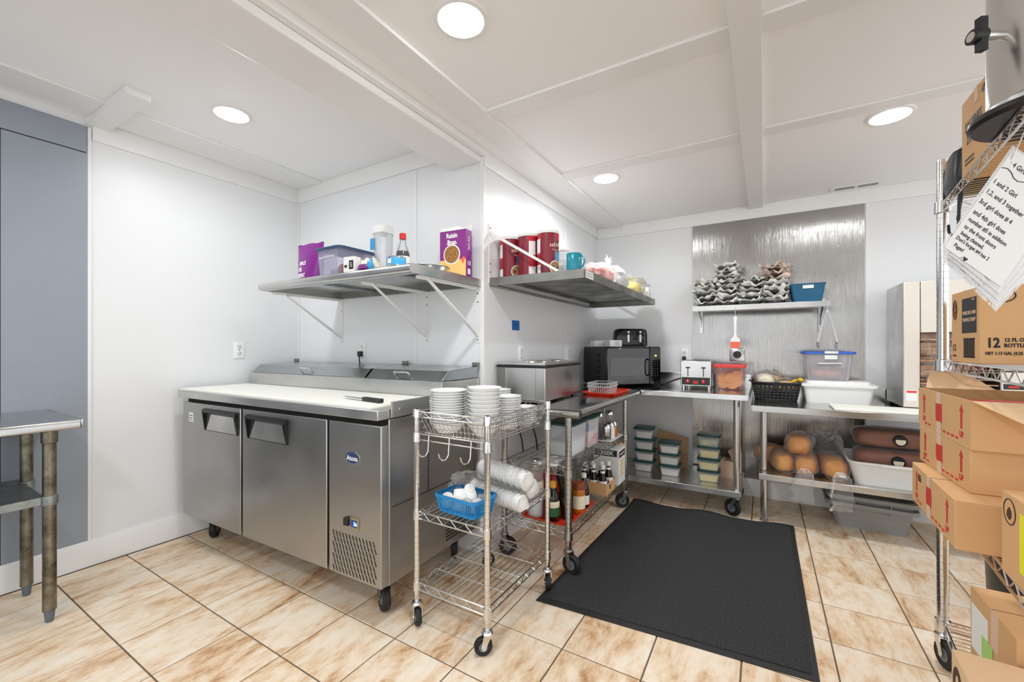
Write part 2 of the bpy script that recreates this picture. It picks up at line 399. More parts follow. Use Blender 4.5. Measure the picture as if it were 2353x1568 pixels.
struct(MB().prism([(XR, 0), (XR+.014, 0), (XR+.014, .12), (XR+.010, .13), (XR, .13)], 'y', YB, YF-.016).build('baseboard_return', 'trimw'))
# recessed ceiling lamps
LL = ['round recessed ceiling lamp left of the beam above the steel prep fridge', 'large round ceiling lamp at the top of the picture, near the beam',
      'small round ceiling lamp above the microwave corner', 'round ceiling lamp at right beside the wire shelf pole',
      'round ceiling lamp behind the viewer at left', 'round ceiling lamp behind the viewer in the middle']
for (x, y, z), l in zip(LAMPS, LL):
    t = thing('ceiling_lamp', l, 'ceiling lamp', (x, y, z), group='recessed ceiling lamps')
    MB().lathe([(.078, 0), (.095, 0), (.093, -.005), (.080, -.008), (.074, -.004), (.078, 0)], 36).build('trim_ring', 'trimw', t)
    MB().lathe([(.0745, -.0025), (.072, -.008), (.055, -.012), (.03, -.0145), (.001, -.0152)], 36).build('lens', 'lamp', t)
    ld = bpy.data.lights.new('downlight', 'AREA'); ld.shape = 'DISK'; ld.size = .14; ld.energy = LAMP*(.5 if x < -2 else 1); ld.color = (.95, .98, 1); ld.spread = R_(156)
    lo = bpy.data.objects.new('downlight', ld); COL.objects.link(lo); lo.parent = t; lo.location = (0, 0, -.018)
# ceiling vent
t = thing('ceiling_vent', 'white slotted air vent set in the ceiling near the steel panel', 'vent', (.56, 3.795, CR))
MB().box(-.15, -.04, -.006, .15, .04, 0).build('frame', 'trimw', t, bev=.002)
for k in range(26):
    if k in (12, 13): continue
    MB().box(-.118+k*.0092, -.024, -.0068, -.1135+k*.0092, .024, -.006).build('slot', 'labelblack', t)
# wall outlets
def outlet(loc, rz, label, plug=False, m='white'):
    t = thing('wall_outlet', label, 'outlet', loc, rz)
    rslab(.072, .116, .006, .006).xf(Matrix.Rotation(R_(90), 4, 'X')).build('plate', m, t)
    for dz in (.024, -.024):
        rslab(.034, .030, .003, .010, .006).xf(Matrix.Translation((0, 0, dz)) @ Matrix.Rotation(R_(90), 4, 'X')).build('socket', m, t)
        MB().box(-.008, -.0095, dz-.002, -.0055, -.009, dz+.008).box(.0055, -.0095, dz-.002, .008, -.009, dz+.008).cyl((0, -.009, dz-.009), (0, -.0095, dz-.009), .0025, n=8).build('slots', 'darkvoid', t)
    MB().cyl((0, -.006, 0), (0, -.0075, 0), .004, n=8).build('screw', 'chromedark', t)
    if plug:
        p = thing('power_plug', plug, 'plug', loc, rz)
        MB().box(-.014, -.04, -.045, .014, -.0095, -.008).build('plug_body', 'blackplastic', p, bev=.005)
        MB().tube([(0, -.03, -.04), (0, -.032, -.07), (.004, -.02, -.12), (.006, -.012, -.17), (.008, -.01, -.22)], .0045, 8).build('cord', 'blackplastic', p)
outlet((XL, 1.556, 1.175), R_(90), 'white wall outlet on the left wall beside the grey metal panel')
outlet((-2.418, YB, 1.176), 0, 'white wall outlet above the steel fridge lids, under the long shelf', 'black plug hanging from the outlet above the fridge lids')
outlet((XR, 2.433, 1.150), R_(90), 'white wall outlet behind the steel food warmer, below the blue tape')
outlet((XR, 3.215, 1.140), R_(90), 'white wall outlet at the far end of the warmer, beside the microwave')
outlet((-.592, YF, 1.125), 0, 'white wall outlet behind the steel slot toaster', 'black plug in the outlet behind the slot toaster')
MB().box(0, -.048, -.032, .001, .048, .032).build('tape', 'bluetape', None, (XR, 2.37, 1.339))
tag(bpy.data.objects['tape'], 'piece of blue tape with faint writing stuck on the wall', 'tape')
for i, (a, b) in enumerate((((-.03, .012), (.02, .013)), ((-.02, -.004), (.03, -.006)))):
    MB().tube([(.0013, -(a[0]+(b[0]-a[0])*k/12), a[1]+.005*math.sin(k*2.3)) for k in range(13)], .0006, 4).build('handwriting', 'navy', bpy.data.objects['tape'])
# stainless sheet on the far wall
t = thing('steel_wall_sheet', 'tall brushed stainless sheet covering the far wall behind the tables', 'panel', (0, YF, 0))
b = MB(); nx, nz = 40, 72; x0, x1, z0, z1 = -.525, .622, .10, 2.232
vs = []
for j in range(nz+1):
    for i in range(nx+1):
        x = x0+(x1-x0)*i/nx; z = z0+(z1-z0)*j/nz
        e = min(1, 8*min((x-x0), (x1-x)), 8*min(z-z0, z1-z))
        d = .0055*noise.noise(Vector((x*1.1, z*2.6, 3.3)))+.0022*noise.noise(Vector((x*3.0, z*5.5, 9.1)))
        vs.append((x, -.009+e*d, z))
n = len(vs)
vs += [(x, -.0005, z) for x, y, z in vs]
fs = [(j*(nx+1)+i, j*(nx+1)+i+1, (j+1)*(nx+1)+i+1, (j+1)*(nx+1)+i) for j in range(nz) for i in range(nx)]
fs += [tuple(k+n for k in reversed(f)) for f in fs]
per = [i for i in range(nx+1)]+[j*(nx+1)+nx for j in range(1, nz+1)]+[nz*(nx+1)+i for i in range(nx-1, -1, -1)]+[j*(nx+1) for j in range(nz-1, 0, -1)]
fs += [(per[k], per[k]+n, per[(k+1) % len(per)]+n, per[(k+1) % len(per)]) for k in range(len(per))]
b.add(vs, fs).build('sheet', 'steelpanel', t)
for (x, z) in ((-.45, 2.02), (-.37, 2.02), (-.30, 2.03), (-.30, 2.05), (-.33, 1.93), (-.20, 1.90), (-.13, 1.86), (-.05, 1.87), (.0, 1.83), (.14, 1.79), (.25, 1.88), (.24, 1.79), (.27, 1.79), (.47, 1.94), (.45, 1.80), (.46, 1.73), (-.25, 1.33)):
    MB().cyl((x, -.018, z), (x, -.004, z), .0045, n=8).build('screw', 'chromedark', t)
t = thing('junction_outlet', 'square steel outlet box with a round black socket under the basting brush', 'outlet', (-.187, YF-.010, 1.135))
rslab(.11, .11, .012, .004).xf(Matrix.Rotation(R_(90), 4, 'X')).build('cover', 'steel', t)
MB().cyl((0, -.012, 0), (0, -.018, 0), .030, n=24).build('socket', 'blackplastic', t)
# ============================================================ shared builders
def post(par, x, y, z0, z1, r=.0125, m='chrome', step=.0254, n=14, name='post'):
    prof = [(r*.9, z0), (r, z0+.002)]; z = z0+step
    while z < z1-.01:
        prof += [(r, z-.0012), (r*.90, z-.0006), (r*.90, z+.0006), (r, z+.0012)]; z += step
    prof += [(r, z1-.002), (r*.85, z1)]
    return MB().lathe(prof, n, (x, y, 0)).build(name, m, par)
def zigzag(b, p, q, z0, z1, pitch, r, n=5):
    p = Vector(p); q = Vector(q); L = (q-p).length; k = max(2, int(L/pitch)); k += k % 2
    pts = [p+(q-p)*i/k+Vector((0, 0, z1 if i % 2 else z0)) for i in range(k+1)]
    for a, c in zip(pts, pts[1:]): b.cyl(a, c, r, n=n)
def wire_shelf(par, x0, x1, y0, y1, z, along='y', pitch=.026, depth=.028, r=.0022, rr=.0032, m='chrome', zz=.04, collar=.017, cross=3, posts=True):
    f = MB()
    C = [(x0, y0), (x1, y0), (x1, y1), (x0, y1)]
    for (a, c) in zip(C, C[1:]+C[:1]):
        for dz in (0, -depth): f.cyl((*a, z+dz), (*c, z+dz), rr, n=6)
        zigzag(f, (*a, 0), (*c, 0), z-depth, z, zz, r*.9)
    f.build('shelf_frame', m, par)
    g = MB()
    if along == 'y':
        k = int((x1-x0)/pitch)
        for i in range(1, k): x = x0+(x1-x0)*i/k; g.cyl((x, y0, z+.001), (x, y1, z+.001), r*.8, n=5)
        for i in range(1, cross+1): y = y0+(y1-y0)*i/(cross+1); g.cyl((x0, y, z-.003), (x1, y, z-.003), r, n=5)
    else:
        k = int((y1-y0)/pitch)
        for i in range(1, k): y = y0+(y1-y0)*i/k; g.cyl((x0, y, z+.001), (x1, y, z+.001), r*.8, n=5)
        for i in range(1, cross+1): x = x0+(x1-x0)*i/(cross+1); g.cyl((x, y0, z-.003), (x, y1, z-.003), r, n=5)
    g.build('shelf_wires', m, par, kind='stuff')
    if posts:
        for c in C: MB().lathe([(collar*.86, z-depth-.006), (collar, z-depth-.004), (collar*.95, z+.004), (collar*.8, z+.006)], 14, (*c, 0)).build('collar', m, par)
def caster(par, x, y, top, rw=.035, wid=.022, yaw=0, m='chrome', off=.02):
    """stem + swivel + fork (part) with wheel (sub-part); wheel touches z=0"""
    c, s = math.cos(yaw), math.sin(yaw); M = Matrix.Translation((x, y, 0)) @ Matrix.Rotation(yaw, 4, 'Z')
    b = MB(); hw = wid/2+.004; zt = rw*2+.012
    b.lathe([(.009, zt), (.009, top+.002)], 10)
    b.lathe([(.022, zt-.004), (.024, zt+.002), (.020, zt+.010), (.010, zt+.014)], 16)
    for sgn in (-1, 1):
        yy = sgn*hw
        P = [(-.016, zt), (.016, zt), (off+.010, rw+.004), (off+.004, rw-.010), (off-.008, rw-.008), (off-.012, rw+.008)]
        b.loft([[(p, yy, q) for p, q in P], [(p, yy+sgn*.0025, q) for p, q in P]])
    b.box(-.016, -hw, zt-.003, .016, hw, zt)
    b.cyl((off, -hw-.004, rw), (off, hw+.004, rw), .005, n=8)
    o = b.xf(M).build('caster', m, par)
    wb = MB(); R = rw; W = wid/2
    prof = [(R*.55, -W*.8), (R*.9, -W), (R, -W*.6), (R, W*.6), (R*.9, W), (R*.55, W*.8)]
    wb.loft([[(off+rr*math.cos(2*math.pi*k/24), yy, rw+rr*math.sin(2*math.pi*k/24)) for k in range(24)] for rr, yy in prof])
    wb.xf(M).build('wheel', 'rubber', o)
    hb = MB().cyl((off, -W*.9, rw), (off, W*.9, rw), R*.5, n=16).xf(M).build('hub', 'rubberhub', o)
    return o
def leg_tube(par, x, y, z0, z1, r=.0205, m='steel', foot=None, name='leg'):
    b = MB().cyl((x, y, z0), (x, y, z1), r, n=18)
    o = b.build(name, m, par)
    return o
# ============================================================ prep fridge
F = thing('prep_fridge', 'long stainless pizza prep fridge with two doors and a white cutting board', 'fridge', (-3.085, 1.19, 0), R_(1.7))
MB().box(.0, .045, .165, 1.70, .75, .885).build('body', 'steeldoor', F, bev=.004)
MB().box(.02, .02, .862, 1.69, .06, .888).build('gasket_gap', 'darkvoid', F)
MB().box(1.701, .06, .50, 1.7025, .74, .502).box(1.701, .30, .502, 1.7022, .302, .88).build('side_seam', 'darkvoid', F)
def door(x0, x1, name):
    d = MB().box(x0, 0, .17, x1, .045, .862).build(name, 'steeldoor', F, bev=.004); return d
d1 = door(.0, .635, 'door'); d2 = door(.655, 1.35, 'door'); cp = door(1.366, 1.70, 'compressor_panel')
for dd, a, b2 in ((d1, .27, .605), (d2, .715, 1.05)):
    z0, z1 = .71, .83
    h = MB()
    h.prism([(0, z1+.008), (-.016, z1+.004), (-.020, z1-.012), (0, z1-.024)], 'x', a-.008, b2+.008)
    for xx in (a-.008, b2): h.prism([(0, z1-.01), (-.018, z1-.012), (-.004, z0), (0, z0)], 'x', xx, xx+.008)
    h.box(a, -.0015, z0, b2, 0, z1)  # black frame backing; the triangle left bare also paints shade inside the grip
    hh = h.build('handle', 'blackplastic', dd)
    MB().add([(a+.012, -.0025, z0+.004), (b2-.006, -.0025, z0+.004), (b2-.03, -.006, z1-.022), (a+.07, -.006, z1-.022)], [(0, 1, 2, 3)]).add(
        [(a+.012, -.0018, z0+.004), (b2-.006, -.0018, z0+.004), (b2-.03, -.002, z1-.022), (a+.07, -.002, z1-.022)], [(3, 2, 1, 0)]).build('finger_plate', 'steel', hh)
MB().box(.075, -.001, .745, .125, 0, .80).build('sticker', 'paper', d1)
MB().box(.08, -.0015, .78, .118, -.001, .785).box(.08, -.0015, .767, .112, -.001, .771).box(.08, -.0015, .755, .116, -.001, .759).build('print', 'barcode', d1)
MB().lathe([(.001, 0), (1, 0), (1, .002), (.001, .002)], 32, sx=.046, sy=.028).xf(Matrix.Translation((1.525, 0, .708)) @ Matrix.Rotation(R_(90), 4, 'X')).build('badge_rim', 'chrome', cp)
MB().lathe([(.001, 0), (1, 0), (1, .003), (.001, .003)], 32, sx=.042, sy=.0245).xf(Matrix.Translation((1.525, 0, .708)) @ Matrix.Rotation(R_(90), 4, 'X')).build('badge', 'logoblue', cp)
text('Atosa', .030, 'paper', cp, (1.525, -.0034, .706), *FRONT, bold=.0006)
MB().box(1.478, -.014, .405, 1.508, 0, .440).build('switch', 'blackplastic', cp, bev=.003)
MB().box(1.512, -.005, .398, 1.566, 0, .442).build('display_frame', 'goldframe', cp, bev=.001)
MB().box(1.518, -.006, .404, 1.560, -.005, .436).build('display', 'screen', cp)
text('36', .024, 'cyanled', cp, (1.548, -.0065, .419), *FRONT)
vb = MB()
for r in range(7):
    for c in range(13):
        x = 1.392+c*.0215+(.009 if r % 2 else 0); z = .352-r*.0262
        vb.hexa([(x, -.0012, z+.011), (x+.004, -.0012, z+.012), (x+.014, -.0012, z-.011), (x+.010, -.0012, z-.012), (x, .0, z+.011), (x+.004, .0, z+.012), (x+.014, .0, z-.011), (x+.010, .0, z-.012)])
vb.build('vent_slots', 'darkvoid', cp, kind='stuff')  # black plates on the panel paint the shade inside the vent holes
sb = MB()
for r in range(6):
    for c in range(10): sb.box(1.700, .44+c*.017, .20+r*.017, 1.7012, .450+c*.017, .210+r*.017)
sb.build('side_vent', 'darkvoid', F, kind='stuff')  # flat dark squares drawn for the shaded square holes
MB().box(-.02, -.02, .888, 1.70, .43, .930).build('counter', 'steel', F, bev=.003)
MB().box(-.015, -.012, .930, 1.64, .395, .943).build('cutting_board', 'cutboard', F, bev=.003)
MB().box(1.640, .055, .905, 1.704, .395, .912).box(1.704, .05, .895, 1.712, .40, .962).build('board_stop', 'steel', F, bev=.001)
for yy in (.1, .33): MB().cyl((1.712, yy, .925), (1.716, yy, .925), .006, n=10).build('bolt', 'chrome', F)
MB().box(0, .405, .93, 1.70, .75, 1.02).build('hood_base', 'steel', F, bev=.002)
for nm, x0, x1 in (('lid', .008, 1.128), ('lid', 1.145, 1.692)):
    l = MB().prism([(.412, 1.021), (.465, 1.072), (.745, 1.088), (.745, 1.021)], 'x', x0, x1).build(nm, 'steellid', F, bev=.002)
    cx = .575 if x0 < 1 else 1.41
    MB().tube([(cx-.055, .43, 1.045), (cx-.055, .418, 1.058), (cx-.045, .412, 1.062), (cx+.045, .412, 1.062), (cx+.055, .418, 1.058), (cx+.055, .43, 1.045)], .005, 8).build('lid_handle', 'chrome', l)
MB().box(1.129, .42, 1.02, 1.144, .745, 1.026).build('lid_gap', 'darkvoid', F)
for x in (.02, 1.137, 1.68): MB().box(x-.02, .728, 1.088, x+.02, .748, 1.108).build('hinge', 'steelold', F, bev=.002)
for x, y, yw in ((.13, .11, 2.4), (1.62, .10, 2.6), (.13, .66, 1), (1.60, .64, 2.2)):
    caster(F, x, y, .165, .058, .036, yw, 'steelold', .02)
# knife on the board
t = thing('chef_knife', 'kitchen knife with a black handle lying on the white cutting board', 'knife', (-1.60, 1.345, .953), R_(-6))
MB().loft([[(-.02, -.013, 0), (-.02, .013, 0), (-.02, .013, .0016), (-.02, -.013, .0016)], [(-.14, -.010, 0), (-.14, .012, 0), (-.14, .012, .0014), (-.14, -.010, .0014)], [(-.215, .009, 0), (-.215, .011, 0), (-.215, .011, .001), (-.215, .009, .001)]]).build('blade', 'bladesteel', t)
MB().loft([[(x, -w_, -.008+dz), (x, w_, -.008+dz), (x, w_, .010), (x, -w_, .010)] for x, w_, dz in ((-.025, .010, .002), (-.015, .013, 0), (.03, .011, 0), (.08, .012, 0), (.11, .014, 0), (.118, .008, .003))]).build('handle', 'blackplastic', t, bev=.003)
# ============================================================ left worktable
T = thing('worktable', 'galvanised steel worktable against the grey wall at the left edge', 'table', (-2.9, .15, 0))
tp = MB()
prof = [(-.265, .876), (.255, .876), (.268, .872), (.272, .862), (.272, .838), (.262, .832), (.262, .868), (-.265, .868)]
tp.prism(prof, 'y', -1.2, .478)
tp.box(-.265, .478, .835, .2715, .488, .8755).build('tabletop', 'steeltop', T, bev=.004)
MB().box(-.24, -1.1, .535, .218, .365, .549).box(-.24, .365, .515, .218, .378, .549).box(.218, -1.1, .515, .228, .378, .549).build('undershelf', 'galv', T, bev=.002)
for x in (.222, -.155):
    for y in (.39, -.98):
        l = MB().cyl((x, y, .05), (x, y, .836), .0225, n=18).build('leg', 'galvleg', T)
        MB().lathe([(.023, .78), (.027, .782), (.027, .836), (.023, .836)], 18, (x, y, 0)).build('collar', 'galvleg', l)
        MB().lathe([(.023, .51), (.028, .512), (.028, .552), (.023, .554)], 18, (x, y, 0)).build('shelf_clamp', 'galv', l)
        MB().lathe([(.012, 0), (.014, .003), (.017, .035), (.018, .05), (.0225, .052), (.0225, .06)], 14, (x, y, 0)).build('foot', 'footgrey', l)
# ============================================================ wire cart with dishes
CX0, CX1, CY0, CY1 = -1.295, -.925, 1.358, 1.89
W = thing('wire_cart', 'small chrome wire cart with dish basket on top, on casters', 'cart', (0, 0, 0))
for (x, y) in ((CX0, CY0), (CX1, CY0), (CX1, CY1), (CX0, CY1)): post(W, x, y, .098, .93, .0125, 'chrome')
for i, (x, y, a) in enumerate(((CX0, CY0, -.6), (CX1, CY0, -2.4), (CX1, CY1, -1.0), (CX0, CY1, 1.2))): caster(W, x, y, .10, .036, .024, a, 'chrome', .016)
wire_shelf(W, CX0, CX1, CY0, CY1, .178, 'y', .027, .030, .0020, .0030, zz=.035)
wire_shelf(W, CX0, CX1, CY0, CY1, .485, 'y', .027, .030, .0020, .0030, zz=.035)
# basket top
b = MB()
C = [(CX0, CY0), (CX1, CY0), (CX1, CY1), (CX0, CY1)]; I = [(CX0+.025, CY0+.025), (CX1-.025, CY0+.025), (CX1-.025, CY1-.025), (CX0+.025, CY1-.025)]
for (a, c) in zip(C, C[1:]+C[:1]):
    for dz in (.918, .895): b.cyl((*a, dz), (*c, dz), .0030, n=6)
    zigzag(b, (*a, 0), (*c, 0), .895, .918, .035, .0018)
for (a, c) in zip(I, I[1:]+I[:1]): b.cyl((*a, .823), (*c, .823), .003, n=6)
b.build('basket_rim', 'chrome', W)
g = MB()
for (a, c, ia, ic) in zip(C, C[1:]+C[:1], I, I[1:]+I[:1]):
    L = (Vector(c)-Vector(a)).length; k = int(L/.022)
    for i in range(1, k):
        p = Vector(a)+(Vector(c)-Vector(a))*i/k; q = Vector(ia)+(Vector(ic)-Vector(ia))*i/k
        g.cyl((p.x, p.y, .895), (q.x, q.y, .823), .0014, n=4)
    for t_ in (.3, .65):
        p = Vector(a).lerp(Vector(ia), t_); q = Vector(c).lerp(Vector(ic), t_); z = .895-.072*t_
        g.cyl((p.x, p.y, z), (q.x, q.y, z), .0014, n=4)
k = int((I[1][0]-I[0][0])/.02)
for i in range(1, k): x = I[0][0]+(I[1][0]-I[0][0])*i/k; g.cyl((x, I[0][1], .823), (x, I[2][1], .823), .0016, n=4)
for i in range(1, 5): y = I[0][1]+(I[2][1]-I[0][1])*i/5; g.cyl((I[0][0], y, .820), (I[1][0], y, .820), .002, n=4)
g.build('basket_wires', 'chrome', W, kind='stuff')
for c in C:
    MB().lathe([(.014, .89), (.017, .892), (.016, .926), (.014, .93)], 14, (*c, 0)).build('collar', 'chrome', W)
    MB().lathe([(.014, .785), (.018, .788), (.0165, .828), (.014, .83)], 14, (*c, 0)).build('collar', 'chrome', W)
MB().cyl((CX0, CY0, .822), (CX1, CY0, .822), .003, n=6).cyl((CX0, CY0, .797), (CX1, CY0, .797), .003, n=6).cyl((CX1, CY0, .822), (CX1, CY1, .822), .003, n=6).cyl((CX0, CY0, .822), (CX0, CY1, .822), .003, n=6).build('hanger_rail', 'chrome', W)
for f in (.20, .50, .80):
    x = CX0+(CX1-CX0)*f; y = CY0-.005
    MB().tube([(x, y, .824), (x, y-.003, .79), (x, y-.006, .755), (x-.004, y-.018, .738), (x-.01, y-.034, .738), (x-.014, y-.046, .752), (x-.015, y-.050, .768)], .003, 7).build('hook', 'chrome', W)
# stacked dishes
def ordn(i): return ['topmost', 'second from the top', 'third from the top', 'fourth from the top', 'fifth from the top', 'sixth from the top', 'seventh from the top', 'eighth from the top', 'ninth from the top', 'tenth from the top', 'eleventh from the top', 'twelfth from the top', 'thirteenth from the top', 'fourteenth from the top'][i]
def dish_mesh(name, r, h, foot, rimw):
    p = [(.001, .004), (foot*.9, .004), (foot*.92, 0), (foot, 0), (foot, .005), (r*.75, h*.42), (r-rimw, h*.92), (r-.002, h), (r, h+.0015), (r-.001, h+.003), (r-rimw, h*.92+.0045), (r*.72, h*.42+.005), (foot*.8, .0085), (.001, .0085)]
    return MB().lathe(p, 40)
def stack(kind, name, where, c, z0, n, pitch, r, h, foot, rimw, cat, jit=.0015):
    proto = None
    for i in range(n):
        lab = '%s, %s of %s' % (kind, ordn(n-1-i) if i else 'lowest', where)
        if proto is None:
            o = dish_mesh(name, r, h, foot, rimw).build(name, 'china'); proto = o
        else:
            o = proto.copy(); COL.objects.link(o)
        o.location = (c[0]+random.uniform(-jit, jit), c[1]+random.uniform(-jit, jit), z0+i*pitch)
        o.rotation_euler = (0, 0, i*.5)
        tag(o, lab, cat, kind+' stack in the wire cart')
stack('white soup bowl', 'bowl', 'the wide stack above the cart hooks', (-1.195, 1.452), .8255, 14, .0108, .084, .042, .045, .014, 'bowl')
stack('deep white cereal bowl', 'bowl', 'the stack behind the cart post', (-1.025, 1.480), .8255, 10, .0172, .072, .045, .038, .006, 'bowl', .003)
stack('small white plate', 'plate', 'the middle cart stack', (-1.025, 1.655), .8255, 13, .0107, .073, .018, .045, .02, 'plate')
stack('white saucer', 'plate', 'the low stack at the cart end', (-1.005, 1.800), .8255, 8, .0095, .062, .015, .036, .016, 'saucer')
stack('white side plate', 'plate', 'the rear corner cart stack', (-1.155, 1.785), .8255, 14, .0108, .070, .018, .042, .02, 'plate')
t = thing('drinking_glass', 'clear glass standing behind the plate stacks on the cart', 'glass', (-1.20, 1.64, .8255))
MB().lathe([(.001, 0), (.028, 0), (.030, .19), (.0285, .19), (.026, .006), (.001, .006)], 20).build('glass_body', 'cglass', t)
# blue basket with portion cups
BK = thing('storage_basket', 'bright blue slotted plastic basket of portion cups on the cart shelf', 'basket', (-1.115, 1.470, .4872), R_(-4))
b = MB(); w_, d_, h_ = .225, .155, .075
L = lambda s, z: rrect(w_*s, d_*(1-(1-s)*1.3), .02, z, 3)
b.loft([L(.90, 0), L(.90, .003), L(.88, .003)][:2]); b.loft([L(1.0, h_-.012), L(1.04, h_-.012), L(1.04, h_), L(.98, h_)], cap=False); b.loft([L(.90, .0), L(.915, .014), L(.89, .014), L(.88, 0)], cap=False)
b.build('shell', 'blue', BK)
rb = MB(); A = [rrect(w_*.905, d_*.88, .02, .006, 8), rrect(w_*1.0, d_*1.0, .02, h_-.006, 8)]
def perim(pts, n):
    P = [Vector(p) for p in pts]; P.append(P[0]); D = [0]
    for a, c in zip(P, P[1:]): D.append(D[-1]+(c-a).length)
    out = []
    for i in range(n):
        s = D[-1]*i/n
        for k in range(len(P)-1):
            if D[k+1] >= s: out.append(P[k].lerp(P[k+1], (s-D[k])/max(1e-9, D[k+1]-D[k]))); break
    return out
for p, q in zip(perim(A[0], 64), perim(A[1], 64)): rb.cyl(p, q, .0030, n=4)
rb.build('ribs', 'blue', BK, kind='stuff')
cups = [(-.075, -.03, .012, .5, 0), (-.045, .02, .02, -.3, 1), (-.005, -.035, .010, .2, 0), (.0, .03, .045, .6, 1), (-.03, -.01, .03, -.6, 0), (.03, 0, .03, .3, 1), (.035, -.035, .012, .9, 2), (.075, -.02, .012, .4, 2), (.07, .03, .014, -.4, 2)]
cl = ['white portion cup at the left end of the blue basket', 'white portion cup leaning at the back left of the blue basket', 'white portion cup lying at the front of the blue basket', 'tall white portion cup standing highest in the blue basket', 'white portion cup in the middle of the blue basket pile', 'white portion cup right of the highest cup in the basket', 'clear portion cup at the front right of the blue basket', 'clear portion cup at the right end of the blue basket', 'clear portion cup in the back right corner of the blue basket']
for (x, y, z, a, k), lab in zip(cups, cl):
    o = MB().lathe([(.001, .045), (.020, .045), (.022, .043), (.029, .003), (.031, 0), (.028, 0), (.020, .041), (.001, .042)], 20).xf(Matrix.Rotation(a*.5, 4, 'X') @ Matrix.Rotation(a*.3, 4, 'Y')).build('portion_cup', 'foam' if k < 2 else 'cplastic', None, (-1.115+x, 1.47+y, .4872+z+.012))
    tag(o, lab, 'cup', 'portion cups in the blue basket')
# foam cup sleeves
def sleeve(p, q, r0, r1, n, label):
    t = thing('cup_sleeve', label, 'cups', p); p = Vector(p); q = Vector(q)-p; d = q.normalized(); L = q.length
    Mx = d.to_track_quat('Z', 'Y').to_matrix().to_4x4()
    pr = []
    for i in range(n):
        z = L*i/n; pr += [(r1, z), (r1+.002, z+.004), (r1-.003, z+.008), (r0+.001, z+L/n*.95)]
    pr = [(.001, 0)]+pr+[(r0, L), (.001, L)]
    MB().lathe(pr, 24).xf(Mx).build('cups', 'foam', t)
    bb = MB(); ring = []
    for k in range(11):
        z = -.03+(L+.06)*k/10; rr = (r1+.006) if 0 < k < 10 else .012
        ring.append([(rr*(1+.10*noise.noise(Vector((z*30, a*2, r0*90))))*math.cos(a), rr*(1+.10*noise.noise(Vector((z*30, a*2+9, r0*90))))*math.sin(a), z) for a in [2*math.pi*i/20 for i in range(20)]])
    bb.loft(ring).xf(Mx).build('plastic_sleeve', 'film', t)
sleeve((-.885, 1.565, .528), (-1.20, 1.63, .535), .026, .034, 14, 'white foam cups in a clear sleeve lying lowest beside the blue basket')
sleeve((-.895, 1.675, .560), (-1.20, 1.71, .560), .032, .042, 9, 'large white foam cups in a clear sleeve at the back of the cart shelf')
sleeve((-.885, 1.615, .608), (-1.16, 1.66, .628), .032, .040, 8, 'white foam cups in a clear sleeve lying on top of the others')
t = thing('plastic_bag', 'crumpled empty clear plastic bag behind the blue basket', 'bag', (-1.235, 1.62, .4872))
MB().blob((0, 0, .055), (.055, .10, .055), 3, .5, 4, 20, 14).flat().build('film', 'film', t)
# ============================================================ steel worktable on wire shelving (beside the return wall)
K = thing('shelving_worktable', 'stainless topped wire shelving table on casters under the warmer', 'table', (0, 0, 0))
WX0, WX1, WY0, WY1, WZ = -1.375, -.795, 1.98, 3.19, .875
rr = .021
pts = [(math.cos(a), math.sin(a)) for a in [math.pi/2-math.pi*k/8 for k in range(9)]]
tp = MB().prism([(WX0, WZ)]+[(WX1-rr+rr*c, WZ-rr+rr*s) for c, s in pts]+[(WX1-.03, WZ-2*rr), (WX1-.03, WZ-.006), (WX0, WZ-.006)], 'y', WY0+.04, WY1)
tp.prism([(WY0+.04, WZ)]+[(WY0+rr-rr*c, WZ-rr+rr*s) for c, s in pts]+[(WY0+.03, WZ-2*rr), (WY0+.03, WZ-.006), (WY0+.04, WZ-.006)], 'x', WX0, WX1)
tp.build('tabletop', 'steeltop', K)
MB().box(WX0+.05, WY0+.06, WZ-.035, WX0+.09, WY1-.05, WZ-.006).box(WX1-.14, WY0+.06, WZ-.035, WX1-.10, WY1-.05, WZ-.006).build('top_frame', 'steelold', K)
KX0, KX1, KY0, KY1 = -1.29, -.89, 2.07, 3.13
for x, y in ((KX0, KY0), (KX1, KY0), (KX1, KY1), (KX0, KY1)):
    post(K, x, y, .115, WZ-.006, .0175, 'chromedark')
for x, y, a in ((KX0, KY0, .3), (KX1, KY0, -.2), (KX1, KY1, -2.6), (KX0, KY1, 1)): caster(K, x, y, .12, .052, .032, a, 'steelold', .02)
wire_shelf(K, KX0, KX1, KY0, KY1, .545, 'x', .026, .034, .0022, .0034, zz=.04, collar=.024, m='chromedark')
wire_shelf(K, KX0, KX1, KY0, KY1, .215, 'x', .026, .034, .0022, .0034, zz=.04, collar=.024, m='chromedark')
# ============================================================ long wall shelf over the fridge
S1 = 1.59
T = thing('wall_shelf', 'rolled-edge stainless wall shelf on three white brackets above the fridge', 'shelf', (0, 0, 0))
X0, X1, Y0, Y1 = -2.67, -1.405, 1.42, 1.998
hr = .0225; arc = [(Y0+hr-hr*math.cos(a), S1-hr+hr*math.sin(a)) for a in [math.pi/2-math.pi*k/8 for k in range(9)]]
MB().prism([(Y1, S1)]+arc+[(Y0+.05, S1-2*hr), (Y0+.05, S1-2*hr+.004), (Y0+.03, S1-2*hr+.004), (Y0+.03, S1-.005), (Y1, S1-.005)], 'x', X0, X1).build('shelf_top', 'steel', T)
for x in (X0-.004, X1):
    MB().prism([(Y1, S1-.001)]+arc+[(Y1, S1-2*hr)], 'x', x, x+.004).build('end_cap', 'steel', T)
MB().box(X0, Y1-.02, S1-.045, X1, Y1, S1-.004).build('back_flange', 'steelold', T)
for x in (-2.28, -1.62): MB().box(x-.02, Y0+.05, S1-.020, x+.02, Y1-.02, S1-.005).build('stiffener', 'galv', T)
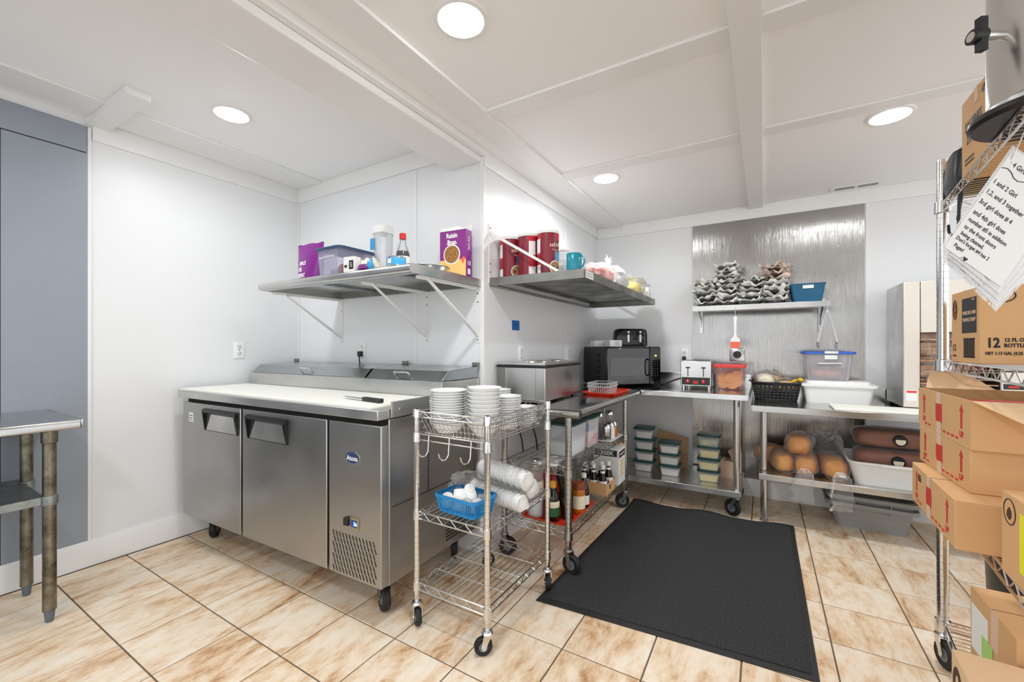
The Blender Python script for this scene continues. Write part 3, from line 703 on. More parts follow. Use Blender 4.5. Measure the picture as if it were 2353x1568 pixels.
for x in (-2.644, -1.818, -1.426):
    bk = MB().box(x-.015, YB-.004, 1.222, x+.015, YB, 1.545).box(x-.013, 1.50, 1.5405, x+.013, YB-.004, 1.5445).box(x-.013, 1.50, 1.530, x-.010, YB-.004, 1.5405)
    d = Vector((0, 1.995-1.575, 1.262-1.535)); 
    bk.hexa([(x-.010, 1.575, 1.530), (x+.010, 1.575, 1.530), (x+.010, 1.565, 1.541), (x-.010, 1.565, 1.541), (x-.010, 1.998, 1.255), (x+.010, 1.998, 1.255), (x+.010, 1.998, 1.272), (x-.010, 1.998, 1.272)])
    o = bk.build('bracket', 'enamel', T, bev=.001)
    for z in (1.24, 1.46, 1.51): MB().cyl((x, YB-.004, z), (x, YB-.0065, z), .005, n=8).build('screw', 'chromedark', o)
# things on it
t = thing('snack_pouch', 'purple snack pouch with white lettering at the left of the shelf', 'bag', (-2.375, 1.575, S1), R_(3))
def pouch(w0, w1, d, h, n=9):
    rings = []
    for k in range(n):
        f = k/(n-1); w = w0+(w1-w0)*f; dd = d*(1-f**1.6)+.004
        rings.append([(w/2*math.cos(a)*(1 if abs(math.cos(a)) < .7 else 1.0), dd/2*math.sin(a), h*f+.006*math.sin(a*3)*(f > .9)) for a in [2*math.pi*i/20 for i in range(20)]])
    return MB().loft(rings)
pouch(.21, .24, .085, .235).build('pouch_film', 'purple', t)
for i, s in enumerate(('SNACK.', 'FILL.', 'REPEAT.')): text(s, .036, 'paper', t, (-.062, (-.030, -.0365, -.0405)[i], .115-.038*i), (1, -.09, 0), (0, .20, 1), 'LEFT', sx=.55, bold=.0006)
t = thing('food_container', 'clear food container with a blue lid on the long wall shelf', 'container', (-2.02, 1.552, S1))
tub(.19, .215, .138, .205, .232, .003, .025).build('body', 'cpurple', t)
rslab(.224, .252, .014, .03, .134).build('lid', 'navy', t)
MB().tube([(-.06, -.118, .082), (-.06, -.124, .088), (.06, -.124, .095), (.06, -.118, .090)], .005, 8).build('ridge', 'cfrost', t)
for i, (x, y, z, r) in enumerate(((.04, -.07, .022, .024), (.062, -.045, .022, .022), (.03, -.04, .045, .022), (.0, -.075, .018, .02), (.07, -.01, .02, .022))):
    o = MB().blob((0, 0, 0), (r*1.2, r, r*.8), i, .4, 2, 12, 8).build('cookie_piece', 'nugget', None, (-2.02+x, 1.552+y, S1+z))
    tag(o, ('brown cookie bit nearest the corner in the blue-lidded container', 'brown cookie bit by the right wall of the blue-lidded container', 'brown cookie bit on top of the pile in the blue-lidded container', 'light brown cookie bit at the front of the blue-lidded container', 'brown cookie bit at the back of the blue-lidded container')[i], 'food', 'cookie bits in the container')
t = thing('carton', 'small white carton with a black printed square beside the blue-lidded container', 'box', (-1.855, 1.462, S1), R_(6))
MB().box(-.035, -.022, 0, .042, .022, .078).build('box_body', 'paper', t, bev=.001)
MB().box(.004, -.0226, .012, .034, -.022, .058).box(-.028, -.0226, .022, -.010, -.022, .036).build('print', 'inkblack', t)
text('5', .034, 'paper', t, (.019, -.023, .034), *FRONT)
t = thing('snack_bag', 'small open snack bag, white and purple, beside the tall clear canister', 'bag', (-1.752, 1.492, S1))
MB().blob((0, 0, .032), (.052, .045, .034), 5, .35, 3, 16, 10).flat().build('bag_film', 'creamy', t)
MB().blob((-.01, -.012, .018), (.046, .042, .022), 6, .3, 3, 14, 8).flat().build('printed_part', 'purple', t)
MB().blob((.032, -.02, .03), (.018, .02, .028), 6, .2, 3, 12, 8).build('blue_corner', 'skyblue', t)
t = thing('tall_canister', 'tall clear plastic canister with a white lid and blue tape', 'container', (-1.905, 1.72, S1))
tub(.082, .082, .265, .09, .09, .002, .02, .003).build('body', 'cplastic', t)
rslab(.094, .094, .045, .02, .264).build('lid', 'white', t)
MB().box(-.052, -.0505, .17, -.018, -.0465, .235).build('tape_label', 'skyblue', t)
t = thing('sauce_bottle', 'soy sauce bottle with a red cap, half full', 'bottle', (-1.625, 1.60, S1))
bp_ = [(.001, 0), (.034, 0), (.036, .004), (.036, .085), (.033, .105), (.020, .14), (.0155, .16), (.0145, .178), (.001, .178)]
MB().lathe(bp_, 24).build('glass', 'cglass', t)
MB().lathe([(.001, .003), (.0345, .003), (.0345, .095), (.030, .108), (.001, .108)], 24).build('sauce', 'syrup', t)
MB().lathe([(.016, .172), (.0175, .173), (.0175, .2), (.015, .203), (.001, .203)], 20).build('cap', 'red', t)
MB().lathe([(.0362, .03), (.0366, .031), (.0366, .079), (.0362, .08)], 24).build('label_band', 'paper', t)
t = thing('tuna_tin', 'low round tin with a pale blue label at the shelf edge', 'can', (-1.548, 1.482, S1))
MB().lathe([(.001, 0), (.046, 0), (.048, .002), (.046, .005), (.046, .042), (.048, .045), (.046, .048), (.043, .045), (.001, .045)], 32).build('tin', 'chrome', t)
MB().lathe([(.0463, .006), (.0466, .007), (.0466, .040), (.0463, .041)], 32).build('label_band', 'skyblue', t)
MB().box(-.010, -.0475, .012, .012, -.046, .034).build('label_patch', 'paper', t)
t = thing('foil_pan', 'shallow oval foil pan lying on the shelf before the cereal box', 'pan', (-1.50, 1.685, S1))
MB().lathe([(.001, 0), (.058, 0), (.075, .024), (.085, .026), (.085, .029), (.074, .027), (.057, .003), (.001, .003)], 40, sx=1.0, sy=1.3).build('pan_body', 'lidsilver', t)
MB().lathe([(.001, .010), (.064, .012), (.064, .020), (.03, .026), (.001, .026)], 30, sx=1.0, sy=1.25).build('filling', 'cookie', t)
t = thing('cereal_box', 'opened purple cereal box with a bowl of flakes on its front', 'box', (-1.50, 1.885, S1), R_(4))
MB().box(-.088, -.03, 0, .088, .03, .262).build('carton', 'purplebox', t, bev=.001)
MB().hexa([(-.088, -.03, .262), (.088, -.03, .262), (.088, -.028, .262), (-.088, -.028, .262), (-.080, -.022, .282), (.030, -.018, .286), (.030, -.016, .286), (-.080, -.020, .282)]).hexa(
    [(.03, .028, .262), (.088, .028, .262), (.088, .03, .262), (.03, .03, .262), (.04, .034, .30), (.088, .034, .30), (.088, .036, .30), (.04, .036, .30)]).build('top_flap', 'paper', t)
MB().box(-.088, -.0306, .0, .088, -.03, .098).build('front_band', 'orange', t)
MB().cyl((-.006, -.030, .128), (-.006, -.0312, .128), .056, n=32).build('bowl_rim_print', 'paper', t)
MB().cyl((-.006, -.0312, .128), (-.006, -.0318, .128), .049, n=32).build('flakes_print', 'flakes', t)
text('Raisin\nBran', .038, 'paper', t, (-.006, -.0308, .214), *FRONT, bold=.0012, sx=.85)
MB().box(-.045, -.0308, .188, .033, -.030, .190).build('stripe', 'paper', t)
MB().prism([(.062, .10), (.075, .112), (.084, .098), (.070, .070), (.052, .096)], 'y', -.0316, -.0306).build('heart_badge', 'coral', t)
text('10', .036, 'paper', t, (.0884, 0, .075), (0, 1, 0), (0, 0, 1)); text('Raisin Bran', .022, 'paper', t, (.0884, 0, .19), (0, 0, 1), (0, -1, 0), sx=.8)
MB().box(.088, -.012, .015, .0886, .014, .045).build('side_print', 'paper', t)
# ============================================================ shelf on the return wall
S2 = 1.605
T = thing('wall_shelf', 'flat stainless wall shelf hung from above on the return wall', 'shelf', (0, 0, 0))
MB().box(XR+.002, 2.068, S2-.006, -.808, 3.712, S2).box(-.808, 2.06, S2-.048, -.80, 3.72, S2).box(XR+.002, 2.06, S2-.048, -.808, 2.068, S2).box(XR+.002, 3.712, S2-.048, -.808, 3.72, S2).box(XR+.002, 2.07, S2-.05, XR+.05, 3.71, S2-.044).build('shelf_tray', 'steelold', T, bev=.001)
for y in (2.066, 3.70):
    o = MB().box(XR, y-.016, S2-.03, XR+.004, y+.016, 1.926).hexa([(XR+.004, y-.004, 1.862), (XR+.004, y+.004, 1.862), (XR+.004, y+.004, 1.882), (XR+.004, y-.004, 1.882), (-.96, y-.004, S2), (-.96, y+.004, S2), (-.94, y+.004, S2+.004), (-.94, y-.004, S2+.004)]).build('strut_bracket', 'enamel', T, bev=.001)
    for z in (1.9, 1.69, 1.64): MB().cyl((XR+.004, y, z), (XR+.0055, y, z), .004, n=8).build('screw', 'darkvoid', o)
MB().box(-.7996, 2.085, S2-.042, -.7988, 2.20, S2-.004).build('paper_label', 'paper', T)
for k in range(2): MB().tube([(-.7985, 2.095+.007*i, S2-.016-.014*k+.004*math.sin(i*2.2+k)) for i in range(14)], .0008, 4).build('handwriting', 'inkblack', T)
def canister(x, y, rz, label):
    t = thing('oats_canister', label, 'canister', (x, y, S2), rz, 'maroon cereal canisters')
    MB().lathe([(.001, 0), (.061, 0), (.062, .003), (.062, .245), (.001, .245)], 36).build('tube', 'maroon', t)
    MB().lathe([(.063, .236), (.0645, .237), (.0645, .252), (.062, .254), (.057, .250), (.001, .250)], 36).build('lid', 'paper', t)
    def band(a0, a1, z0, z1, m, nm, dr=.0004):
        b = MB(); k = max(2, int((a1-a0)/8)); r0, r1 = .062, .0622+dr; P = []
        for r in (r0, r1):
            for i in range(k+1):
                a = R_(a0+(a1-a0)*i/k); P += [(r*math.cos(a), r*math.sin(a), z0), (r*math.cos(a), r*math.sin(a), z1)]
        n = 2*(k+1); fs = []
        for i in range(k):
            fs += [(n+2*i, n+2*i+2, n+2*i+3, n+2*i+1)]
        b.add(P, fs).build(nm, m, t)
    # 270 degrees = facing the room (-y) in local frame
    band(318, 372, .196, .236, 'maroonred', 'top_patch'); band(190, 232, .0, .236, 'maroonred', 'red_stripe')
    band(192, 230, .125, .205, 'paper', 'nutrition_label', .0008)
    for zz in (.066, .076, .086, .096, .106): band(194, 232, zz, zz+.005, 'maroon', 'text_line', .0008)
    band(192, 233, .004, .058, 'paper', 'ingredient_label', .0008)
    band(313, 348, .082, .130, 'skyblue', 'blue_panel', .0006)
    b = MB(); 
    for (rr_, m_, nm, dr) in ((.040, 'paper', 'bowl_print', .0008), (.034, 'oats', 'oats_print', .0012)):
        P = [(0, 0)]+[(rr_*math.cos(a), rr_*math.sin(a)) for a in [2*math.pi*i/24 for i in range(24)]]
        V = []
        for u, v in P:
            a = R_(318)+u/.062; z = max(.003, min(.08, .042+v)); V.append(((.0624+dr)*math.cos(a), (.0624+dr)*math.sin(a), z))
        MB().add(V, [(0, i, i % 24+1) for i in range(1, 25)]).build(nm, m_, t)
    for i, ch in enumerate('HEARTY'):
        a = R_(292+i*17); text(ch, .026, 'creamy', t, (.0630*math.cos(a), .0630*math.sin(a), .163+.006*math.sin(i/5*math.pi)), (-math.sin(a), math.cos(a), 0), (0, 0, 1), bold=.0004)
    for i, ch in enumerate('TRADITIONS'):
        a = R_(298+i*8.5); text(ch, .0105, 'creamy', t, (.0630*math.cos(a), .0630*math.sin(a), .139), (-math.sin(a), math.cos(a), 0), (0, 0, 1))
    return t
canister(-1.3235, 2.19, R_(25), 'maroon cereal canister nearest the wall, half behind the slanted strut')
canister(-1.1935, 2.185, R_(108), 'maroon cereal canister in the middle of the three, turned to its white side label')
canister(-1.0635, 2.18, R_(22), 'maroon cereal canister at the right of the three, lettering facing the room')
t = thing('cup_stack', 'stack of clear plastic cups standing behind the right-hand canister', 'cups', (-1.06, 2.40, S2))
pr = [(.001, 0), (.030, 0)]
for i in range(9): pr += [(.034, .085+.012*i), (.038, .09+.012*i), (.0345, .094+.012*i)]
MB().lathe(pr+[(.001, .20)], 24).build('cups', 'cfrost', t)
t = thing('mug', 'teal mug at the near corner of the canister shelf', 'mug', (-.885, 2.135, S2), R_(-20))
MB().lathe([(.001, 0), (.036, 0), (.038, .003), (.0415, .012), (.0415, .098), (.040, .100), (.0385, .097), (.0385, .014), (.001, .010)], 32).build('cup_wall', 'teal', t)
MB().tube([(.039, 0, .085), (.055, 0, .084), (.072, 0, .068), (.075, 0, .045), (.064, 0, .025), (.040, 0, .018)], .0055, 8).build('handle', 'teal', t)
t = thing('clamshell_box', 'clear plastic clamshell box behind the teal mug', 'container', (-.985, 2.33, S2))
tub(.12, .12, .07, .13, .13, .002, .015, .008).build('base', 'cplastic', t)
MB().loft([rrect(.15, .15, .015, .071), rrect(.15, .15, .015, .076), rrect(.13, .13, .015, .105), rrect(.12, .12, .015, .107)]).build('lid', 'cplastic', t)
def bag(name, label, loc, rad, body, film, seed, tuft=None, amp=.3, cat='bag', rz=0, pw=.8):
    t = thing(name, label, cat, loc, rz)
    MB().blob((0, 0, rad[2]), rad, seed, amp, 2.5, 22, 14, pw).flat().build('bag_film', film, t)
    if body: MB().blob((0, 0, rad[2]*.82), (rad[0]*.82, rad[1]*.85, rad[2]*.76), seed+1, amp*.6, 3, 18, 12, pw).flat(.004).build('inner_fill', body, t)
    if tuft:
        b = MB()
        for i in range(9):
            a = i*2.4; r = .016+.014*random.random(); hgt = tuft*(.6+.5*random.random())
            p = Vector((0, 0, rad[2]*1.85))
            q1 = p+Vector((math.cos(a)*r, math.sin(a)*r, hgt)); q2 = p+Vector((math.cos(a+.7)*r*1.3, math.sin(a+.7)*r*1.3, hgt*.8))
            b.add([p+Vector((.004*math.cos(a), .004*math.sin(a), -.01)), p+Vector((.004*math.cos(a+.8), .004*math.sin(a+.8), -.01)), q2, q1, p+Vector((.005*math.cos(a), .005*math.sin(a), -.01))+Vector((.001, .001, 0)), p+Vector((.005*math.cos(a+.8), .005*math.sin(a+.8), -.01)), q2+Vector((.001, .001, 0)), q1+Vector((.001, .001, 0))], [(0, 1, 2, 3), (7, 6, 5, 4)])
        b.build('tied_tuft', film, t)
    return t
bag('candy_bag', 'clear bag of red and white wrapped candy next to the teal mug', (-.90, 2.60, S2), (.085, .19, .062), 'candy', 'film', 11, None, .25)
bag('white_bag', 'tied white plastic bag with a frilled top on the canister shelf', (-.97, 2.98, S2), (.12, .17, .085), 'foam', 'filmwhite', 12, .11, .35)
bag('yellow_bag', 'clear bag with yellow flower print near the far end of the shelf', (-.915, 3.36, S2), (.10, .15, .07), 'candyyel', 'film', 15, .05, .4)
t = thing('napkin_pack', 'white paper napkin pack at the far end of the canister shelf', 'pack', (-.90, 3.60, S2), R_(8))
MB().box(-.085, -.07, 0, .085, .07, .05).build('lower_pack', 'paper', t, bev=.004); MB().box(-.08, -.065, .05, .08, .07, .085).build('upper_pack', 'foam', t, bev=.006)
MB().blob((0, 0, .105), (.09, .075, .028), 4, .3, 3, 18, 10).build('wrap', 'film', t)
# ============================================================ shelf on the steel sheet
S3 = 1.52
T = thing('wall_shelf', 'narrow stainless shelf on the steel sheet holding food baskets', 'shelf', (0, 0, 0))
MB().box(-.49, 3.626, S3-.006, .395, 3.886, S3).box(-.49, 3.62, S3-.04, .395, 3.626, S3).box(-.49, 3.886, S3-.03, .395, 3.892, S3+.04).build('shelf_board', 'steel', T, bev=.001)
for x in (-.455, .362):
    o = MB().box(x-.014, 3.887, 1.31, x+.014, 3.892, S3-.006).box(x-.0135, 3.66, S3-.012, x+.0135, 3.886, S3-.0065).prism([(3.70, S3-.008), (3.70, S3-.022), (3.86, S3-.10), (3.888, S3-.16), (3.888, S3-.11), (3.84, S3-.06)], 'x', x-.004, x+.004).build('bracket', 'steel', T, bev=.001)
def oval(rx, ry, z, n=28): return [(rx*math.cos(2*math.pi*k/n), ry*math.sin(2*math.pi*k/n), z) for k in range(n)]
def basket_parts(t, seed, tan=False, h=.038):
    b = MB(); rx, ry = .070, .112
    b.tube(oval(rx, ry, h, 28), .0035, 5, True); b.tube(oval(rx*.86, ry*.90, .004, 28), .003, 5, True); b.tube(oval(rx*.93, ry*.95, h*.5, 28), .002, 4, True)
    for p, q in zip(oval(rx*.86, ry*.90, .004), oval(rx, ry, h)): b.cyl(p, q, .0018, n=4)
    b.loft([oval(rx*.85, ry*.9, .002), oval(rx*.85, ry*.9, .0045)]).build('basket_weave', 'blackplastic', t)
    N = 12; V = []; S = .135; rnd = random.Random(seed)
    for j in range(N+1):
        for i in range(N+1):
            u = -1+2*i/N; v = -1+2*j/N; x = u*S*.86; y = v*S*1.05
            rr_ = math.hypot(x/.066, y/.105)
            z = .008+(.042*max(0, rr_-.55)**1.1 if rr_ < 1.35 else .042*(.8**1.1)+.012*(rr_-1.35))
            k = .93 if rr_ > .95 else 1
            pull = max(0, rr_-1.05)
            x *= 1-.30*min(1, pull); y *= 1-.22*min(1, pull)
            z += .028*noise.noise(Vector((x*28+seed*5, y*28, seed)))*(.35+min(1, rr_))
            V.append((x, y, max(.006, z)))
    Fs = [(j*(N+1)+i, j*(N+1)+i+1, (j+1)*(N+1)+i+1, (j+1)*(N+1)+i) for j in range(N) for i in range(N)]
    o = MB().add(V, Fs).build('paper_liner', 'linertan' if tan else 'linerpaper', t)
    m = o.modifiers.new('thick', 'SOLIDIFY'); m.thickness = .0006
nth = ['lowest', 'second', 'third', 'fourth', 'fifth', 'sixth', 'seventh', 'eighth']
for si, (x, n, rz) in enumerate(((-.405, 5, 4), (-.245, 8, -3), (-.085, 5, 5), (.075, 7, -6))):
    for k in range(n):
        lab = 'black oval food basket with crumpled paper, %s up in the %s stack' % (nth[k], ('leftmost', 'tallest', 'third', 'rightmost')[si])
        t = thing('food_basket', lab, 'basket', (x+random.uniform(-.006, .006), 3.752+random.uniform(-.006, .006), S3+k*.0395), R_(rz+random.uniform(-14, 14)), 'paper-lined food baskets on the narrow shelf')
        basket_parts(t, si*10+k, tan=(si == 3 and k > 3))
t = thing('storage_bin', 'teal blue fabric-textured bin with a white label on the narrow shelf', 'bin', (.268, 3.755, S3))
tub(.165, .19, .132, .205, .225, .004, .015, .004, .01).build('bin_wall', 'binblue', t)
MB().box(-.030, -.1155, .095, .034, -.1125, .118).build('label_card', 'paper', t)
# hanging brush and tongs
t = thing('basting_brush', 'white handled brush with coral bristles hanging under the narrow shelf', 'brush', (-.187, 3.606, 1.19))
MB().tube([(0, .012, .318), (0, -.006, .318), (0, -.008, .30), (0, 0, .235)], .0018, 6).build('wire_hook', 'chrome', t)
MB().loft([[(-w_, -.006, z), (w_, -.006, z), (w_, .006, z), (-w_, .006, z)] for w_, z in ((.032, .045), (.034, .06), (.030, .068), (.012, .085), (.0085, .105), (.010, .18), (.013, .23), (.010, .24))]).build('handle', 'white', t, bev=.003)
MB().box(-.032, -.006, 0, .032, .006, .046).build('bristles', 'coral', t)
t = thing('kitchen_tongs', 'steel locking tongs hanging open from the end of the narrow shelf', 'tongs', (.374, 3.60, 1.20))
MB().tube([(.005, .02, .315), (.004, -.004, .31), (0, -.004, .28), (0, 0, .25)], .0015, 6).build('wire_loop', 'chrome', t)
MB().cyl((0, -.008, .245), (0, .008, .245), .010, n=14).build('hinge', 'chrome', t)
for s in (-1, 1):
    pts_ = [(s*.004, 0, .245), (s*.020, 0, .19), (s*.036, 0, .12), (s*.048, 0, .06), (s*.054, 0, .03)]
    b = MB()
    b.loft([[(x-.005, -w_, z), (x+.005, -w_*1.1, z), (x+.005, w_*1.1, z), (x-.005, w_, z)] for (x, y, z), w_ in zip(pts_, (.005, .007, .009, .010, .012))])
    o = b.build('arm', 'chromedark', t)
    b = MB()
    for k in range(5): b.blob((s*(.052+.0005*k)-s*.004*(k > 2), 0, .033-.010*k), (.008, .013-.001*k, .006), k, 0, 1, 10, 6)
    b.build('scalloped_tip', 'chromedark', o)
# ============================================================ steam warmer on the shelving table
t = thing('food_warmer', 'boxy stainless countertop food warmer with round lids and a black rim', 'warmer', (-1.225, 2.415, .875), R_(2))
w_, d_ = .155, .285
MB().box(-w_, -d_, .012, w_, d_, .205).build('body', 'steel', t, bev=.004)
MB().box(-w_-.008, -d_-.008, .203, w_+.008, d_+.008, .216).build('rim', 'blackplastic', t, bev=.004)
MB().box(-w_+.002, -d_+.002, .216, w_-.002, d_-.002, .232).build('top_cover', 'steel', t, bev=.003)
MB().box(-w_-.0005, -d_-.0008, .02, -w_+.05, -d_, .20).build('corner_strip', 'steelold', t); MB().box(.095, -d_-.0008, .02, .097, -d_, .20).build('panel_seam', 'steelold', t)
for y in (-.115, .115): MB().lathe([(.001, .250), (.03, .249), (.105, .241), (.112, .238), (.115, .232), (.10, .232)], 36, (0, y, 0)).build('lid', 'chrome', t)
for x in (-.13, .13):
    for y in (-.22, .22): MB().cyl((x, y, 0), (x, y, .013), .014, n=12).build('foot', 'blackplastic', t)
t = thing('extension_lead', 'two black cords hanging behind the shelving table', 'cord', (-1.30, 2.22, .55))
for dx, dy in ((0, 0), (.05, .09)): MB().tube([(dx, dy, .29), (dx+.01, dy, .18), (dx+.03, dy+.02, .08), (dx+.035, dy+.03, .004)], .005, 8).build('cord', 'blackplastic', t)
# red tray with cutlery basket
t = thing('serving_tray', 'orange-red plastic tray beside the food warmer', 'tray', (-.935, 2.855, .875), R_(-2))
MB().loft([rrect(.19, .33, .03, 0), rrect(.225, .37, .035, .018), rrect(.235, .38, .035, .018), rrect(.235, .38, .035, .021), rrect(.222, .366, .033, .021), rrect(.187, .327, .028, .004)]).build('tray_shell', 'tray', t)
t = thing('cutlery_basket', 'clear ribbed plastic basket of utensils standing on the orange-red tray', 'basket', (-.955, 2.815, .879))
b = MB(); 
b.loft([rrect(.135, .20, .02, 0), rrect(.135, .20, .02, .003)]); b.tube(rrect(.155, .22, .025, .052), .004, 6, True); b.tube(rrect(.15, .215, .025, .075), .003, 6, True)
for p, q in zip(perim(rrect(.135, .20, .02, .002, 6), 44), perim(rrect(.155, .22, .025, .075, 6), 44)): b.cyl(p, q, .0022, n=4)
b.build('ribs', 'cfrost', t, kind='stuff')
for i in range(5):
    o = MB().tube([(-.05+.02*i, -.08, .012), (-.045+.018*i, 0, .02), (-.04+.02*i, .085, .05+.006*(i % 2))], [.003, .0025, .007], 6).build('utensil', 'chromedark', None, (-.955, 2.815, .879))
    tag(o, ('steel utensil lying at the left wall of the clear basket', 'steel utensil second from the left in the clear basket', 'steel utensil in the middle of the clear basket', 'steel utensil second from the right in the clear basket', 'steel utensil lying at the right wall of the clear basket')[i], 'utensil', 'utensils in the clear basket')
# ============================================================ back table with its appliances
BZ = .875
T = thing('worktable', 'stainless worktable on casters in the far corner under the microwave', 'table', (0, 0, 0))
MB().box(-1.378, 3.216, BZ-.004, -.091, 3.885, BZ).box(-1.378, 3.21, BZ-.038, -.091, 3.216, BZ).box(-.091, 3.21, BZ-.038, -.085, 3.885, BZ).box(-1.378, 3.885, BZ-.004, -.085, 3.892, BZ+.10).box(-1.30, 3.25, BZ-.03, -.15, 3.30, BZ-.004).build('tabletop', 'steeltop', T, bev=.0015)
MB().box(-1.33, 3.306, .183, -.141, 3.86, .19).box(-1.33, 3.30, .150, -.141, 3.306, .19).box(-.141, 3.30, .15, -.135, 3.86, .19).build('undershelf', 'steel', T, bev=.0015)
for x in (-1.28, -.165):
    for y in (3.352, 3.81):
        leg_tube(T, x, y, .13, BZ-.004, .0205, 'steel'); MB().lathe([(.021, .145), (.024, .147), (.024, .193), (.021, .195)], 16, (x, y, 0)).build('shelf_clamp', 'steel', T)
        caster(T, x, y, .135, .058, .03, 2.6, 'galv', .03)
t = thing('microwave', 'black countertop microwave with a smoked window, set at an angle in the corner', 'microwave', (-1.066, 3.232, BZ), R_(47))
mw, md, mz0, mz1 = .50, .405, .014, .325
MB().box(0, .018, mz0, mw, md, mz1).build('body', 'blackplastic', t, bev=.006)
MB().box(.004, 0, mz0+.004, mw-.105, .02, mz1-.006).build('door', 'blackglass', t, bev=.008)
MB().box(.035, -.0012, .092, mw-.150, 0, .235).build('window', 'window', t)
MB().box(mw-.104, .001, mz0+.004, mw-.004, .02, mz1-.006).build('control_panel', 'blackgloss', t, bev=.004)
MB().tube([(mw-.128, -.002, .09), (mw-.132, -.024, .10), (mw-.134, -.028, .16), (mw-.132, -.024, .215), (mw-.128, -.002, .225)], .006, 8).build('door_handle', 'blackgloss', t)
MB().box(mw-.060, 0, .245, mw-.042, .001, .258).build('display', 'ledgreen', t)
b = MB()
for r in range(7):
    for c in range(3): b.box(mw-.088+c*.024, .0002, .085+r*.019, mw-.077+c*.024, .001, .090+r*.019)
b.build('keypad_print', 'barcode', t, kind='stuff')
b = MB()
for r in range(5): b.box(-.0008, .10, .06+r*.045, 0, .16, .085+r*.045)
b.build('side_vents', 'darkvoid', t)
for x in (.04, .46):
    for y in (.06, .32): MB().cyl((x, y, 0), (x, y, .015), .012, n=10).build('foot', 'rubber', t)
t = thing('toaster', 'black plastic four-slot toaster standing on top of the microwave', 'toaster', (-.985, 3.60, 1.2005), R_(22))
MB().loft([rrect(.27, .20, .03, .006), rrect(.275, .205, .035, .02), rrect(.272, .20, .035, .10), rrect(.262, .188, .04, .138), rrect(.235, .16, .04, .15)]).build('shell', 'blackgloss', t)
MB().box(-.12, -.09, 0, .12, .09, .008).build('base', 'blackplastic', t)
for y in (-.06, .0, .06)[:2]: MB().box(-.10, y+.02, .1495, .10, y+.045, .1515).build('slot', 'darkvoid', t)
for x in (-.02, .075):
    MB().box(x-.010, -.1045, .035, x+.010, -.098, .13).build('lever_track', 'chromedark', t, bev=.003); MB().box(x-.014, -.122, .10, x+.014, -.10, .112).build('lever', 'blackplastic', t, bev=.003)
for i, (x, y, a, lab) in enumerate(((-1.20, 3.505, 44, 'grey-white glove box lying at the left on the microwave'), (-1.065, 3.40, 48, 'short white box lying in front of the black toaster on the microwave'))):
    t = thing('carton', lab, 'box', (x, y, 1.2005), R_(a))
    w2 = .085 if i == 0 else .055
    MB().box(-w2, -.045, 0, w2, .045, .052).build('box_body', 'paper', t, bev=.0015)
    for k in range(3): MB().box(-.01, -.0456, .014+k*.011, .035, -.045, .017+k*.011).build('print_line', 'barcode', t)
t = thing('slot_toaster', 'stainless commercial four-slice toaster with two levers and red dials', 'toaster', (-.455, 3.62, BZ), R_(2))
MB().box(-.108, -.115, .022, .108, .135, .215).build('body', 'steel', t, bev=.004)
MB().box(-.100, -.1162, .03, .100, -.115, .088).build('control_panel', 'labelblack', t)
for x in (-.055, .055):
    MB().box(x-.003, -.1165, .095, x+.003, -.115, .165).build('lever_slot', 'darkvoid', t); MB().box(x-.015, -.135, .158, x+.015, -.115, .168).build('lever', 'blackplastic', t, bev=.003)
    MB().cyl((x, -.116, .058), (x, -.132, .058), .013, n=16).build('dial', 'red', t); MB().box(x-.0015, -.134, .058, x+.0015, -.132, .070).build('dial_mark', 'paper', t)
MB().box(-.018, -.118, .040, .018, -.116, .060).build('rocker_switch', 'red', t)
for y in (-.06, .0, .05, .09): MB().box(-.09, y-.008, .2148, .09, y+.008, .2156).build('slot', 'darkvoid', t)
for x in (-.09, .09):
    for y in (-.09, .11): MB().cyl((x, y, 0), (x, y, .024), .011, n=10).build('foot', 'chrome', t)
t = thing('food_container', 'clear square container of round cookies with a red lid', 'container', (-.222, 3.62, BZ), R_(-2))
tub(.165, .165, .172, .185, .185, .003, .02).build('body', 'cred', t)
rslab(.215, .205, .022, .02, .168).build('lid', 'redlid', t)
CK = [(-.04, -.055, .035, 70, 10), (.02, -.06, .03, 65, -20), (.05, -.05, .05, 75, 5), (-.045, -.05, .075, 72, -12), (.005, -.058, .075, 78, 25), (.045, -.045, .095, 70, -8), (-.02, .02, .04, 20, 0), (.03, .03, .05, 35, 40), (-.01, .0, .09, 15, 10)]
cpos = ['low at the left front', 'low in the front middle', 'low at the right front', 'halfway up the left front', 'in the middle of the front', 'highest at the right front', 'flat at the bottom rear', 'at the right rear', 'flat on top of the pile']
for (x, y, z, a, b_), p_ in zip(CK, cpos):
    o = MB().lathe([(.001, -.006), (.036, -.006), (.040, 0), (.036, .006), (.001, .009)], 22).xf(Matrix.Rotation(R_(b_), 4, 'Y') @ Matrix.Rotation(R_(a), 4, 'X')).build('cookie', 'cookie', None, (-.222+x, 3.62+y, BZ+z+.012))
    tag(o, 'round pale cookie %s of the red-lidded container' % p_, 'cookie', 'cookies in the red-lidded container')
t = thing('extension_lead', 'black cord looping behind the slot toaster to the microwave', 'cord', (-.62, 3.80, BZ))
MB().tube([(.06, -.02, .06), (.0, .03, .05), (-.06, .0, .03), (-.10, -.06, .008), (-.12, -.12, .006)], .005, 8).build('cord', 'blackplastic', t)
